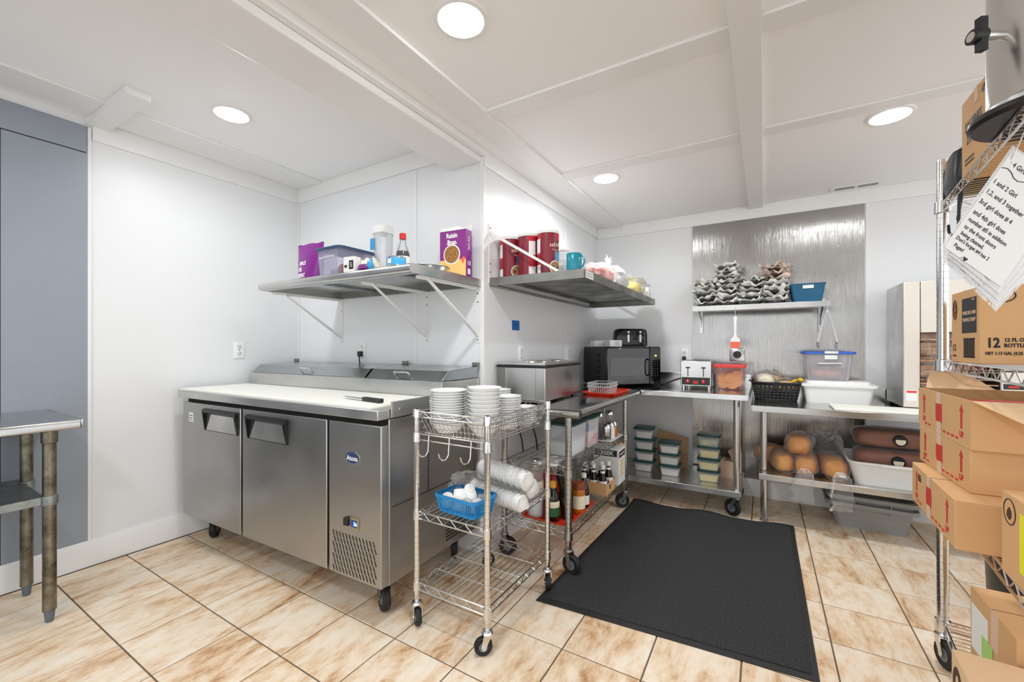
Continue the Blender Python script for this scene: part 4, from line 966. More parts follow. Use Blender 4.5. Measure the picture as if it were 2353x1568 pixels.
# green-lidded tubs on the undershelf
def deli(loc, rz, fill, label, grp, loose=False):
    t = thing('food_container', label, 'container', loc, rz, grp)
    tub(.125, .12, .075, .145, .138, .0025, .015, .004, .004).build('body', 'cplastic', t)
    if loose: MB().blob((0, 0, .028), (.06, .057, .024), 3, .5, 5, 18, 10, .5).build('inner_fill', fill, t)
    else: MB().loft([rrect(.118, .113, .014, .004), rrect(.134, .128, .014, .052), rrect(.132, .126, .014, .054)]).build('inner_fill', fill, t)
    MB().box(-.060, -.0705, .045, .060, -.069, .047).build('ridge', 'cfrost', t)
    rslab(.160, .152, .016, .02, .072).build('lid', 'greenlid', t)
for si, (x, y, n, fills, nm) in enumerate(((-.835, 3.53, 4, ['mayo']*4, 'left stack'), (-.632, 3.50, 3, ['mayo']*3, 'short middle stack'), (-.355, 3.50, 4, ['butter']*3+['lettuce'], 'right stack'))):
    for k in range(n):
        w2 = {'mayo': 'white filling', 'butter': 'yellow butter', 'lettuce': 'shredded lettuce'}[fills[k]]
        deli((x+random.uniform(-.006, .006), y+random.uniform(-.006, .006), .19+k*.0885), R_(random.uniform(-4, 4)), fills[k], 'green-lidded clear tub of %s, %s up in the %s under the table' % (w2, nth[k], nm), 'green-lidded tubs on the undershelf', fills[k] == 'lettuce')
t = thing('carton', 'open white carton standing behind the butter tubs on the undershelf', 'box', (-.235, 3.68, .19), R_(-12))
MB().box(-.055, -.06, 0, .055, .06, .13).build('box_body', 'cardpale', t, bev=.001); MB().hexa([(.05, -.06, .13), (.053, -.06, .13), (.053, .06, .13), (.05, .06, .13), (.01, -.06, .21), (.013, -.06, .21), (.013, .06, .21), (.01, .06, .21)]).build('flap', 'cardpale', t)
t = thing('carton', 'flattened printed carton leaning behind the short tub stack', 'box', (-.64, 3.72, .19), R_(5))
MB().hexa([(-.14, 0, 0), (.10, 0, 0), (.10, .008, 0), (-.14, .008, 0), (-.14, .07, .30), (.10, .07, .24), (.10, .078, .24), (-.14, .078, .30)]).build('board', 'cardin', t)
# ============================================================ goods on the shelving table
t = thing('serving_tray', 'orange-red tray under the bottles on the lowest wire shelf', 'tray', (-1.055, 2.30, .2185), R_(-1))
MB().loft([rrect(.27, .37, .03, 0), rrect(.30, .41, .035, .016), rrect(.312, .42, .035, .016), rrect(.312, .42, .035, .019), rrect(.298, .404, .033, .019), rrect(.267, .367, .028, .003)]).build('tray_shell', 'tray', t)
TZ = .2218
def bottle(loc, prof, m, label, cap=None, capm='white', lab=None, labm='label', fill=None, cat='bottle', name='bottle', n=20, group=None):
    t = thing(name, label, cat, loc, 0, group)
    MB().lathe([(.001, 0)]+prof+[(.001, prof[-1][1])], n).build('bottle_wall', m, t)
    if cap: MB().lathe([(cap[0], cap[1]), (cap[0]+.001, cap[1]+.001), (cap[0]+.001, cap[2]-.002), (cap[0]-.001, cap[2]), (.001, cap[2])], n).build('cap', capm, t)
    if lab: MB().lathe([(lab[0], lab[1]), (lab[0]+.0006, lab[1]+.0006), (lab[0]+.0006, lab[2]-.0006), (lab[0], lab[2])], n).build('label_band', labm, t)
    if fill: MB().lathe([(.001, .003), (fill[0], .003), (fill[0], fill[1]), (.001, fill[1])], n).build('filling', fill[2], t)
    return t
t = thing('sugar_dispenser', 'tall clear dispenser with a white collar and chrome top on the tray', 'dispenser', (-1.135, 2.165, TZ))
MB().lathe([(.001, 0), (.042, 0), (.046, .01), (.046, .12), (.044, .15), (.001, .15)], 24).build('lower_jar', 'cfrost', t)
MB().lathe([(.001, .004), (.043, .004), (.043, .10), (.001, .10)], 24).build('sugar', 'sugar', t)
MB().lathe([(.046, .15), (.047, .152), (.044, .205), (.001, .205)], 24).build('collar', 'creamy', t)
MB().lathe([(.001, .206), (.041, .206), (.042, .30), (.001, .30)], 24).build('upper_jar', 'cjar', t)
MB().lathe([(.043, .295), (.044, .298), (.043, .315), (.034, .326), (.001, .328)], 24).build('chrome_top', 'chrome', t)
bottle((-1.02, 2.155, TZ), [(.034, 0), (.036, .004), (.036, .12), (.030, .15), (.016, .175), (.015, .20)], 'darkglass', 'dark oil bottle with a yellow cap and green label', (.0165, .185, .218), 'gold', (.0362, .03, .078), 'labelgreen', name='oil_bottle')
MB().lathe([(.0362, .079), (.0368, .080), (.0368, .112), (.0362, .113)], 20).build('label_band', 'label', bpy.data.objects['oil_bottle'])
bottle((-1.065, 2.255, TZ), [(.034, 0), (.035, .005), (.035, .15), (.022, .19), (.013, .215)], 'sauce', 'tall red sauce bottle behind the yellow-capped oil bottle', (.012, .215, .225), 'sauce', name='sauce_bottle')
bottle((-.965, 2.225, TZ), [(.034, 0), (.036, .004), (.036, .19), (.028, .225), (.014, .25), (.0135, .275)], 'greenglass', 'tall dark green glass bottle behind the table post', (.0145, .262, .292), 'white', name='oil_bottle')
t = bottle((-.940, 2.335, TZ), [(.036, 0), (.039, .005), (.039, .125), (.036, .14)], 'amber', 'squat amber honey jar with a cream label', (.037, .14, .18), 'ambercap', (.0392, .03, .105), 'label', name='honey_jar', cat='jar')
bottle((-.945, 2.435, TZ), [(.030, 0), (.032, .004), (.032, .10), (.025, .135), (.014, .17), (.013, .185)], 'darkglass', 'dark vinegar bottle with a white cap at the tray end', (.015, .178, .205), 'white', (.0322, .02, .075), 'paper', name='vinegar_bottle')
bottle((-1.015, 2.385, TZ), [(.030, 0), (.032, .004), (.032, .11), (.022, .15), (.014, .18), (.013, .195)], 'cglass', 'clear vinegar bottle with a white cap behind the honey jar', (.015, .188, .215), 'white', None, fill=(.030, .09, 'syrup'), name='vinegar_bottle')
bottle((-1.09, 2.40, TZ), [(.030, 0), (.031, .004), (.031, .16), (.018, .19), (.012, .22)], 'darkglass', 'dark bottle with a black cap at the back of the tray', (.014, .22, .25), 'blackplastic', name='sauce_bottle')
for i, (x, y, lab) in enumerate(((-1.175, 2.30, 'red squeeze bottle at the back left of the tray'), (-1.165, 2.39, 'red squeeze bottle behind the other red one on the tray'))):
    bottle((x, y, TZ), [(.033, 0), (.035, .005), (.035, .16), (.028, .20), (.012, .225), (.006, .265)], 'sauce', lab, name='squeeze_bottle', cat='bottle', group='red squeeze bottles')
t = thing('cardboard_tray', 'low cardboard tray of syrup bottles on the lowest wire shelf', 'box', (-.985, 2.775, .2178))
b = MB().box(-.096, -.091, 0, .096, .091, .004)
for bx in ((-.10, -.095, 0, .10, -.091, .080), (-.10, .091, 0, .10, .095, .085), (-.10, -.091, 0, -.096, .091, .08), (.096, -.091, 0, .10, .091, .070)): b.box(*bx)
b.build('box_wall', 'card', t)
MB().box(-.06, -.0962, .03, -.03, -.095, .065).build('barcode', 'barcode', t)
MB().box(.1002, -.03, .03, .1008, -.005, .06).build('print', 'inkbrown', t)
SYR = [(-.065, -.055), (0, -.058), (.062, -.055), (-.035, .005), (.032, .008), (.068, .05)]
sn = ['at the front left', 'at the front middle', 'at the front right', 'at the middle left', 'at the middle right', 'at the back right']
for (x, y), p_ in zip(SYR, sn):
    o = bottle((-.985+x, 2.775+y, .222), [(.026, 0), (.028, .003), (.028, .09), (.022, .115), (.013, .145), (.012, .175)], 'syrup', 'dark syrup bottle with a white cap %s of the cardboard tray' % p_, (.0135, .160, .190), 'white', (.0283, .045, .085), 'paper', name='syrup_bottle', group='syrup bottles in the cardboard tray')
    MB().lathe([(.0185, .122), (.0175, .124), (.0142, .148), (.0138, .149)], 16).build('neck_label', 'paper', o)
    MB().box(-.012, -.0296, .05, -.004, -.0286, .072).box(.003, -.0296, .05, .011, -.0286, .072).build('print', 'maroon', o)
t = thing('bottle_case', 'opened white and black printed carton at the end of the lowest wire shelf', 'box', (-.972, 3.015, .2178), R_(1))
MB().box(-.092, -.085, 0, .092, .085, .25).build('carton', 'paper', t, bev=.001)
MB().box(-.085, -.0856, .20, .080, -.085, .245).build('name_band', 'labelblack', t); text('CREEK', .040, 'paper', t, (-.004, -.0862, .222), *FRONT, bold=.001)
MB().box(.092, -.075, .19, .0926, .078, .235).build('side_band', 'inkbrown', t); text('HOUSE RECIPE', .018, 'paper', t, (.0932, 0, .212), *RIGHT)
for k in range(5): MB().box(.092, -.05, .06+k*.024, .0926, .03+.01*(k % 2), .072+k*.024).build('print_line', 'orange', t)
MB().hexa([(-.092, .085, .25), (.092, .085, .25), (.092, .088, .25), (-.092, .088, .25), (-.08, .11, .278), (.085, .13, .288), (.085, .132, .288), (-.08, .112, .278)]).build('flap', 'cardpale', t)
MB().hexa([(-.092, -.088, .25), (.05, -.088, .25), (.05, -.085, .25), (-.092, -.085, .25), (-.10, -.06, .285), (.03, -.05, .285), (.03, -.048, .285), (-.10, -.058, .285)]).build('flap', 'paper', t)
# middle shelf
MZ = .5478
t = thing('food_bin', 'clear tall bin with a dark green lid and white powder on the middle wire shelf', 'container', (-1.045, 2.415, MZ))
tub(.15, .24, .185, .165, .255, .003, .02).build('body', 'cplastic', t)
MB().loft([rrect(.143, .233, .018, .004), rrect(.148, .238, .018, .075), rrect(.13, .22, .018, .085)]).build('powder', 'sugar', t)
rslab(.182, .272, .016, .025, .182).build('lid', 'greenlid', t)
t = thing('food_bin', 'clear bin of red and blue packets with a green lid, second on the shelf', 'container', (-1.035, 2.665, MZ))
tub(.14, .19, .185, .155, .205, .003, .02).build('body', 'cplastic', t)
for x0, z0, m in ((-.06, .0, 'sauce'), (-.015, .02, 'bluelid'), (.03, .0, 'candy')): MB().box(x0, -.08, .004+z0, x0+.04, .07, .10+z0*1.5).build('packets', m, t, bev=.008)
rslab(.17, .22, .016, .025, .182).build('lid', 'greenlid', t)
t = thing('shelf_liner', 'white plastic sheet under the chrome shakers on the middle wire shelf', 'tray', (-.985, 2.95, MZ))
rslab(.19, .30, .006, .02).build('sheet', 'white', t)
SH = [(-.940, 2.845, 'chromedark', 0, 'chrome shaker nearest the table edge on the middle wire shelf'), (-.938, 2.925, 'sugar', 0, 'glass salt shaker with a chrome top on the middle wire shelf'), (-.938, 2.990, 'amber', 0, 'short brown spice shaker with a chrome top'),
      (-1.02, 2.845, 'cjar', 1, 'tall glass sugar pourer at the front left of the shaker group'), (-1.025, 2.935, 'cjar', 1, 'tall glass sugar pourer in the middle of the shaker group'), (-.985, 3.050, 'cjar', 1, 'tall glass sugar pourer at the far end of the shaker group')]
for x, y, m, tall, lab in SH:
    t = thing('shaker', lab, 'shaker', (x, y, MZ+.0062), 0, 'chrome-topped shakers'); h = .15 if tall else .085; r = .033
    MB().lathe([(.001, 0), (r-.002, 0), (r, .003), (r, h*.8), (r-.003, h), (.001, h)], 18).build('jar', m, t)
    MB().lathe([(r-.002, h-.008), (r+.001, h-.006), (r, h+.012), (r-.008, h+.022), (.001, h+.025)], 18).build('chrome_top', 'chrome', t)
# ============================================================ right-hand table
RZ = .81
T = thing('worktable', 'low stainless worktable right of the steel sheet with bread underneath', 'table', (0, 0, 0))
MB().box(-.069, 3.221, RZ-.004, 1.62, 3.88, RZ).box(-.069, 3.215, RZ-.04, 1.62, 3.221, RZ).box(-.075, 3.215, RZ-.04, -.069, 3.88, RZ).box(-.075, 3.88, RZ-.004, 1.62, 3.886, RZ+.09).build('tabletop', 'steeltop', T, bev=.0015)
MB().box(-.03, 3.296, .338, 1.58, 3.83, .345).box(-.03, 3.29, .305, 1.58, 3.296, .345).build('undershelf', 'steel', T, bev=.0015)
for x in (.0, 1.5):
    for y in (3.385, 3.80):
        MB().cyl((x, y, .012), (x, y, RZ-.004), .0205, n=18).build('leg', 'steel', T); MB().lathe([(.021, .30), (.0245, .302), (.0245, .352), (.021, .355)], 16, (x, y, 0)).build('shelf_clamp', 'steelold', T)
        MB().lathe([(.022, 0), (.024, .004), (.021, .02)], 14, (x, y, 0)).build('foot', 'steelold', T)
# perforated black basket
def perf_basket(t, w, d, h, tw, td, m):
    b = MB()
    def P(u, v, side):  # u in -1..1 along, v 0..1 up
        ww = (w+(tw-w)*v)/2; dd = (d+(td-d)*v)/2
        return {0: (u*ww, -dd, h*v), 1: (ww, u*dd, h*v), 2: (-u*ww, dd, h*v), 3: (-ww, -u*dd, h*v)}[side]
    for side in range(4):
        nc = 11 if side % 2 == 0 else 7; nr = 5
        for r in range(nr):
            for c in range(nc):
                u0, u1 = -1+2*c/nc, -1+2*(c+1)/nc; v0, v1 = .06+.80*r/nr, .06+.80*(r+1)/nr
                um, vm = (u0+u1)/2, (v0+v1)/2; O = []; I = []
                for k in range(8):
                    a = 2*math.pi*k/8; cx, cy = math.cos(a), math.sin(a); s = 1/max(abs(cx), abs(cy))
                    O.append(P(um+cx*s*(u1-u0)/2, vm+cy*s*(v1-v0)/2, side)); I.append(P(um+cx*.62*(u1-u0)/2, vm+cy*.62*(v1-v0)/2, side))
                b.add(O+I, [(k, (k+1) % 8, 8+(k+1) % 8, 8+k) for k in range(8)])
        b.add([P(-1, 0, side), P(1, 0, side), P(1, .06, side), P(-1, .06, side)], [(0, 1, 2, 3)]); b.add([P(-1, .86, side), P(1, .86, side), P(1, 1, side), P(-1, 1, side)], [(0, 1, 2, 3)])
    b.box(-w/2, -d/2, 0, w/2, d/2, .002)
    o = b.build('perforated_wall', m, t); s = o.modifiers.new('thick', 'SOLIDIFY'); s.thickness = .003; s.offset = 1
    MB().tube(rrect(tw+.006, td+.006, .012, h), .005, 6, True).build('rim', m, t)
    for s in (-1, 1): MB().tube([(s*tw/2, -.05, h), (s*(tw/2+.018), -.045, h+.004), (s*(tw/2+.018), .045, h+.004), (s*tw/2, .05, h)], .004, 6).build('handle', m, t)
t = thing('bread_basket', 'black perforated plastic basket with bagged bread on the right-hand table', 'basket', (.072, 3.725, RZ), R_(1))
perf_basket(t, .255, .235, .128, .30, .27, 'blackplastic')
def loafbag(name, label, loc, rz, L, r, m, seed, film='film', tail=0, twist=True, cat='bread', group=None, zs=1.0):
    """bread in a clear bag, axis along local -y (tied end towards -y)"""
    t = thing(name, label, cat, loc, rz, group)
    MB().blob((0, 0, r*zs), (r, L/2, r*zs), seed, .10, 2, 22, 16, .72).build('loaf', m, t)
    rings = []
    prof = [(.55, .62), (.53, 1.05), (.25, 1.16), (-.1, 1.17), (-.35, 1.16), (-.49, 1.05), (-.56, .45), (-.60, .16)]
    for k, (f, s) in enumerate(prof):
        rg = []
        for i in range(24):
            a = 2*math.pi*i/24; n_ = 1+.16*noise.noise(Vector((math.cos(a)*3, math.sin(a)*3+seed, f*9)))*(1 if f > -.55 else 2.4)
            rg.append((r*s*n_*math.cos(a), L*f, r*zs*(1+s*n_*math.sin(a)*.98)))
        rings.append(rg)
    MB().loft(rings).flat(.0005).build('bag_film', film, t)
    if tail:
        ky = -L*.60; P = [(0, ky, r*.95, .008), (.005, ky-.025, r*.98, .026), (.008, ky-.055, r*.62, .044), (.004, ky-.066, 0, .050), (-.006, ky-.068, -tail*.45, .058), (.004, ky-.066, -tail*.8, .050), (.0, ky-.064, -tail, .062)]
        rings = []
        for k, (x, y, z, w2) in enumerate(P):
            rings.append([(x+w2*(1+.35*noise.noise(Vector((a*1.3, k*.9, seed))))*math.cos(a), y+.014*(1 if k else .4)*math.sin(a)+.012*noise.noise(Vector((a*2.1, k*1.1, seed+4))), z+.022*noise.noise(Vector((a*1.7, k*.8, seed+7)))*(k > 2)) for a in [2*math.pi*i/26 for i in range(26)]])
        MB().loft(rings, cap=False).build('bag_tail', film, t)
    return t
loafbag('sliced_bread', 'white sliced bread in a tied clear bag in the black basket', (.005, 3.72, RZ+.06), R_(8), .19, .062, 'creamy', 21, 'film')
bag('bread_bag', 'tuft-topped clear bag of rolls behind the sliced bread in the basket', (.045, 3.79, RZ+.055), (.07, .05, .075), 'cookie', 'film', 25, .05, .3, 'bread')
t = bag('bread_bag', 'bread bag with yellow and black print leaning in the basket', (.142, 3.71, RZ+.05), (.075, .085, .055), 'cookie', 'film', 27, None, .25, 'bread')
for i in range(4): MB().tube([(-.06+.02*i, -.080+.01*i, .035+.012*i), (0+.02*i, -.075+.005*i, .070+.010*i), (.05, -.05+.02*i, .085+.004*i)], .006, 6).build('yellow_stripe', 'yellow', t)
text('MOTHERS', .020, 'inkblack', t, (.01, -.088, .068), (.9, 0, .25), (-.2, .3, .9))
MB().blob((.085, -.03, .10), (.02, .018, .014), 3, .3, 3, 10, 8).build('twist_end', 'yellow', t)
t = thing('food_tote', 'long white plastic food tote with a white lid on the right-hand table', 'container', (.437, 3.735, RZ), R_(-1))
tub(.355, .26, .125, .395, .285, .004, .03, .006, .01).build('body', 'white', t)
MB().loft([rrect(.425, .305, .03, .112), rrect(.43, .31, .03, .122), rrect(.425, .305, .03, .130), rrect(.36, .25, .03, .131), rrect(.355, .245, .03, .150), rrect(.345, .235, .03, .152)]).build('lid', 'white', t)
t = thing('food_container', 'large clear container with a bright blue lid on the white tote', 'container', (.385, 3.745, RZ+.1525), R_(1))
tub(.235, .19, .19, .275, .225, .003, .03).build('body', 'cbin', t)
rslab(.305, .25, .016, .035, .186).build('lid', 'bluelid', t)
MB().box(-.025, -.1265, .19, .05, -.1255, .206).build('tape_label', 'paper', t); MB().box(-.025, -.122, .150, .045, -.1165, .178).build('tape_label', 'paper', t)
MB().tube([(-.06, -.105, .118), (-.06, -.112, .12), (.07, -.112, .122), (.07, -.106, .12)], .004, 6).build('ridge', 'paper', t)
o = bag('meat_bag', 'clear bag of pink food inside the blue-lidded container', (.385, 3.742, RZ+.158), (.105, .085, .05), 'meat', 'film', 31, None, .3, 'food')
t = thing('cutting_board', 'white cutting board at the front edge of the right-hand table', 'board', (.80, 3.355, RZ))
MB().box(-.43, -.138, 0, .62, .12, .014).build('board', 'cutboard', t, bev=.004)
# wire rack toaster oven / display cabinet
t = thing('toasting_cabinet', 'tall stainless countertop toasting cabinet with wire baskets in its open front', 'oven', (.735, 3.46, RZ))
w_, d_, z0, z1 = .53, .40, .02, .785
b = MB().box(0, .0, z0, .004, d_, z1).box(w_-.004, 0, z0, w_, d_, z1).box(.004, d_-.004, z0, w_-.004, d_, z1).box(.004, 0, z1-.004, w_-.004, d_-.004, z1).box(.004, 0, z0, w_-.004, d_-.004, z0+.006)
b.build('casing', 'steel', t)
MB().box(.0, -.012, z0, .075, 0, z1).build('front_column', 'beige', t, bev=.004); MB().box(w_-.12, -.012, z0, w_, 0, z1).build('front_column', 'beige', t, bev=.004)
MB().box(.078, -.012, .475, w_-.122, 0, z1).build('header_panel', 'beige', t, bev=.003)
MB().box(.076, .20, z0+.006, w_-.12, .204, .474).build('cavity_back', 'glowpaint', t)
MB().box(.076, .0, z0+.006, .08, .2, .474).build('cavity_side', 'oveninside', t); MB().box(w_-.124, .0, z0+.006, w_-.12, .2, .474).build('cavity_side', 'oveninside', t)
for k, zz in enumerate((.06, .20, .335)):
    b = MB(); x0, x1, y0, y1 = .085, w_-.128, -.05, .18
    for z_, e in ((zz, .012), (zz+.085, 0)):
        b.tube([(x0+e, y0+e, z_), (x1-e, y0+e, z_), (x1-e, y1, z_), (x0+e, y1, z_)], .0028, 6, True)
    for i in range(13):
        x = x0+.012+(x1-x0-.024)*i/12; b.cyl((x, y0+.012, zz), (x, y0, zz+.085), .0016, n=4); b.cyl((x, y0+.012, zz), (x, y1, zz), .0016, n=4)
    b.cyl((x0, y0+.006, zz+.042), (x1, y0+.006, zz+.042), .0014, n=4)
    b.build('wire_basket', 'chromedark', t)
for zz in (.165, .305, .43): MB().box(.08, .0, zz, w_-.124, .2, zz+.006).build('glow_painted_shelf', 'glowpaint', t)  # plain slabs coloured with the cabinet's painted warm glow
MB().box(.012, -.0126, .06, .062, -.012, .125).build('notice_sticker', 'paper', t); MB().box(.014, -.0130, .108, .060, -.0126, .121).build('sticker_band', 'redlid', t)
MB().box(w_-.11, -.0128, .150, w_-.03, -.012, .180).build('control_window', 'labelblack', t); MB().box(w_-.09, -.0134, .158, w_-.05, -.0128, .170).build('red_mark', 'red', t)  # black rectangle with a plain red mark, flat colour that does not glow
for x in (.05, .48):
    for y in (.05, .35): MB().cyl((x, y, 0), (x, y, .022), .018, n=12).build('foot', 'blackplastic', t)
# bread under the right-hand table
UZ = .345
loafbag('bread_loaf', 'golden loaf in a tied clear bag against the white tub', (.388, 3.475, UZ), R_(6), .25, .068, 'bread', 41, 'film', .16, group='bagged loaves under the table')
loafbag('bread_loaf', 'golden loaf in a clear bag in the middle of the undershelf, tail hanging down', (.245, 3.47, UZ), R_(-8), .25, .064, 'bread', 43, 'film', .14, group='bagged loaves under the table')
loafbag('bread_loaf', 'golden loaf in a clear bag beside the left table leg', (.105, 3.485, UZ), R_(14), .24, .062, 'bread', 45, 'film', 0, group='bagged loaves under the table')
loafbag('bread_loaf', 'golden loaf in a clear bag lying on top of the other loaves', (.205, 3.53, UZ+.112), R_(-4), .25, .070, 'bread', 47, 'film', 0, group='bagged loaves under the table')
loafbag('bread_loaf', 'golden loaf in a clear bag at the back left behind the table leg', (.065, 3.66, UZ), R_(60), .22, .064, 'bread', 49, 'film', 0, group='bagged loaves under the table')
bag('plastic_bag', 'crumpled dark printed plastic bag between the loaves and the white tub', (.37, 3.66, UZ+.0), (.095, .10, .135), None, 'film', 52, None, .5)
t = thing('food_tub', 'open white plastic tub holding dark sandwich loaves under the table', 'tub', (.71, 3.52, UZ), R_(-1))
tub(.43, .33, .145, .50, .40, .004, .045, .008, .012).build('tub_wall', 'white', t)
MB().box(-.10, -.212, .128, .14, -.206, .142).build('grip', 'white', t, bev=.002)
def sandwich_loaf(loc, rz, L, label, bands):
    t = thing('bread_loaf', label, 'bread', loc, rz, 'dark loaves in the white tub')
    MB().blob((0, 0, .058), (L/2, .105, .058), 61, .06, 2, 26, 14, .55).build('loaf', 'breadbrown', t)
    MB().blob((0, 0, .060), (L/2*1.05, .112, .064), 61, .07, 2.2, 26, 14, .55).build('bag_film', 'film', t)
    for x in bands: MB().loft([[(x+dx, .113*math.copysign(abs(math.cos(a))**.55, math.cos(a)), .060+.0665*math.copysign(abs(math.sin(a))**.55, math.sin(a))) for a in [2*math.pi*i/28 for i in range(28)]] for dx in (-.02, .02)], cap=False).build('black_band', 'inkblack', t)
    MB().cyl((0, -.105, .062), (0, -.1225, .060), .034, n=20).build('round_print', 'inkblack', t); MB().cyl((0, -.1225, .060), (0, -.1235, .060), .024, n=20).build('round_print_center', 'creamy', t)
    return t
sandwich_loaf((.70, 3.485, UZ+.095), R_(-2), .40, 'dark sandwich loaf lying in front in the white tub', (.17,))
sandwich_loaf((.71, 3.53, UZ+.218), R_(2), .41, 'dark sandwich loaf lying on top in the white tub', (.175,))
def bus_tub(loc, label):
    t = thing('bus_tub', label, 'tub', loc, R_(-2), 'grey bus tubs')
    L = [rrect(.36, .30, .04, 0), rrect(.375, .315, .04, .05), rrect(.382, .322, .04, .052), rrect(.397, .337, .04, .10), rrect(.404, .344, .04, .102), rrect(.42, .36, .04, .165), rrect(.46, .40, .05, .166), rrect(.468, .408, .05, .150), rrect(.474, .414, .05, .150), rrect(.468, .408, .05, .174), rrect(.414, .354, .04, .174), rrect(.352, .292, .036, .005)]
    MB().loft(L).build('tub_wall', 'greyplastic', t)
    for x in (-.09, .09): MB().box(x-.003, -.204, .128, x+.003, -.180, .165).build('rib', 'greyplastic', t)
bus_tub((.60, 3.695, 0), 'lower grey plastic bus tub standing on the floor under the table')
bus_tub((.605, 3.70, .046), 'upper grey plastic bus tub nested in the other one')
# ============================================================ floor mat
t = thing('floor_mat', 'black ribbed entrance mat with rubber border lying on the tiles', 'mat', (0, 0, 0))
c0, c1, c2, c3 = Vector((-.923, 1.762)), Vector((.172, 1.845)), Vector((.170, 3.335)), Vector((-.868, 3.30))
def matgrid(ins, z, nu=26, nv=36, thick=.005, rip=True):
    V = []
    for j in range(nv+1):
        for i in range(nu+1):
            u = ins+(1-2*ins)*i/nu; v = ins+(1-2*ins)*j/nv
            p = c0.lerp(c1, u).lerp(c3.lerp(c2, u), v)
            k = max(0, v-.88)/.12; h = .010*k*(.6+math.sin(u*14+1)) if rip else 0
            h = max(0, h)+.0012*noise.noise(Vector((u*5, v*6, 1)))
            V.append((p.x, p.y, z+max(0, h)))
    n = len(V); W2 = [(x, y, z_-thick) for x, y, z_ in V]
    fs = [(j*(nu+1)+i, j*(nu+1)+i+1, (j+1)*(nu+1)+i+1, (j+1)*(nu+1)+i) for j in range(nv) for i in range(nu)]
    fs += [tuple(k_+n for k_ in reversed(f)) for f in fs]
    per = [i for i in range(nu+1)]+[j*(nu+1)+nu for j in range(1, nv+1)]+[nv*(nu+1)+i for i in range(nu-1, -1, -1)]+[j*(nu+1) for j in range(nv-1, 0, -1)]
    fs += [(per[k], per[k]+n, per[(k+1) % len(per)]+n, per[(k+1) % len(per)]) for k in range(len(per))]
    return MB().add(V+W2, fs)
matgrid(0, .0045, thick=.004).build('rubber_border', 'matedge', t); matgrid(.022, .0085, thick=.006).build('carpet_pile', 'mat', t)
# ============================================================ right-hand wire shelving unit
U = thing('wire_shelving', 'tall chrome wire shelving unit at the right edge loaded with boxes', 'shelving', (.580, 2.20, 0), R_(-5.5))
ux, uy = .46, -1.22
for x in (0, ux):
    for y in (0, uy):
        post(U, x, y, .11, 1.905, .0175, 'chrome')
        caster(U, x, y, .115, .05, .03, -1.2, 'chrome', .022)
SHZ = (.165, .645, 1.146, 1.743)
for z in SHZ: wire_shelf(U, 0, ux, uy, 0, z, 'x', .026, .034, .0022, .0036, zz=.045, collar=.024, cross=2)
def carton(name, label, x0, x1, y0, y1, z0, h, rz=0, m='card', cat='box', open_=False):
    t = thing(name, label, cat, ((x0+x1)/2, (y0+y1)/2, z0), rz)
    w, d = (x1-x0)/2, (y1-y0)/2
    if not open_:
        MB().box(-w, -d, 0, w, d, h).build('box_body', m, t, bev=.0025)
        MB().box(-w, -.0012, h, w, .0012, h+.0006).build('top_seam', 'inkbrown', t)
    else:
        b = MB(); k = .004
        b.box(-w, -d, 0, w, d, k); b.box(-w, -d, k, -w+k, d, h); b.box(w-k, -d, k, w, d, h); b.box(-w+k, -d, k, w-k, -d+k, h); b.box(-w+k, d-k, k, w-k, d, h)
        b.build('box_body', m, t)
    return t, w, d
def up_print(t, w, d, h):
    # prints on the face towards -x
    for y in (-d*.72, d*.72):
        MB().prism([(y-.007, h*.36), (y+.007, h*.36), (y+.007, h*.72), (y+.015, h*.72), (y, h*.88), (y-.015, h*.72), (y-.007, h*.72)], 'x', -w-.0007, -w-.0001).build('arrow_print', 'cardred', t)
        text('UP', .024, 'cardred', t, (-w-.0004, y, h*.23), (0, -1, 0), (0, 0, 1), bold=.001)
    rnd = random.Random(int(w*1000+h*977)); b = MB(); y = .02
    pts_ = [(y+.028+rnd.uniform(-.006, .004), h*.30), (y+.03, h*.5), (y+.026+rnd.uniform(-.004, .006), h*.74), (y+.012, h*.70), (y, h*.76), (y-.014, h*.72), (y-.027, h*.75), (y-.03+rnd.uniform(-.004, .006), h*.5), (y-.028, h*.28), (y-.01, h*.33), (y+.008, h*.28)]
    b.prism(pts_, 'x', -w-.0007, -w-.0001).build('stamp_print', 'cardred', t)
    MB().box(-w-.0012, y-.022, h*.0, -w-.0006, y+.018, h*.30).build('sealing_tape', 'cardpale', t); MB().box(-w-.0012, y-.02, h*.74, -w-.0006, y+.02, h).build('sealing_tape', 'cardpale', t)
    for k in range(9): MB().box(-w-.0006, -d*.62+k*.035, h*.10-.0, -w, -d*.62+k*.035+.022, h*.15).build('print_dash', 'cardred', t) if k not in (5, 6) else None
t, w, d = carton('carton', 'lowest of three stacked brown boxes with red UP arrows, handwritten mark', .455, .82, 1.60, 2.055, .6468, .135, R_(-2)); up_print(t, w, d, .135)
text('B6', .035, 'inkblack', t, (-w-.0006, d*.55, .10), (0, -1, 0), (0, 0, 1))
MB().box(-w+.16, -d-.0008, .045, -w+.30, -d, .115).build('shipping_label', 'paper', t); MB().box(-w+.20, -d-.0014, .05, -w+.24, -d-.0008, .11).build('label_green', 'stickergreen', t); MB().box(-w+.20, -d-.0019, .09, -w+.29, -d-.0014, .104).build('barcode', 'inkblack', t)
t, w, d = carton('carton', 'middle of three stacked brown boxes with red UP arrows', .50, .865, 1.70, 2.12, .7822, .126, R_(1)); up_print(t, w, d, .126)
t, w, d = carton('carton', 'topmost of three stacked brown boxes with red UP arrows, flaps open', .50, .865, 1.68, 2.145, .9088, .138, 0, open_=True); up_print(t, w, d, .138)
h = .138
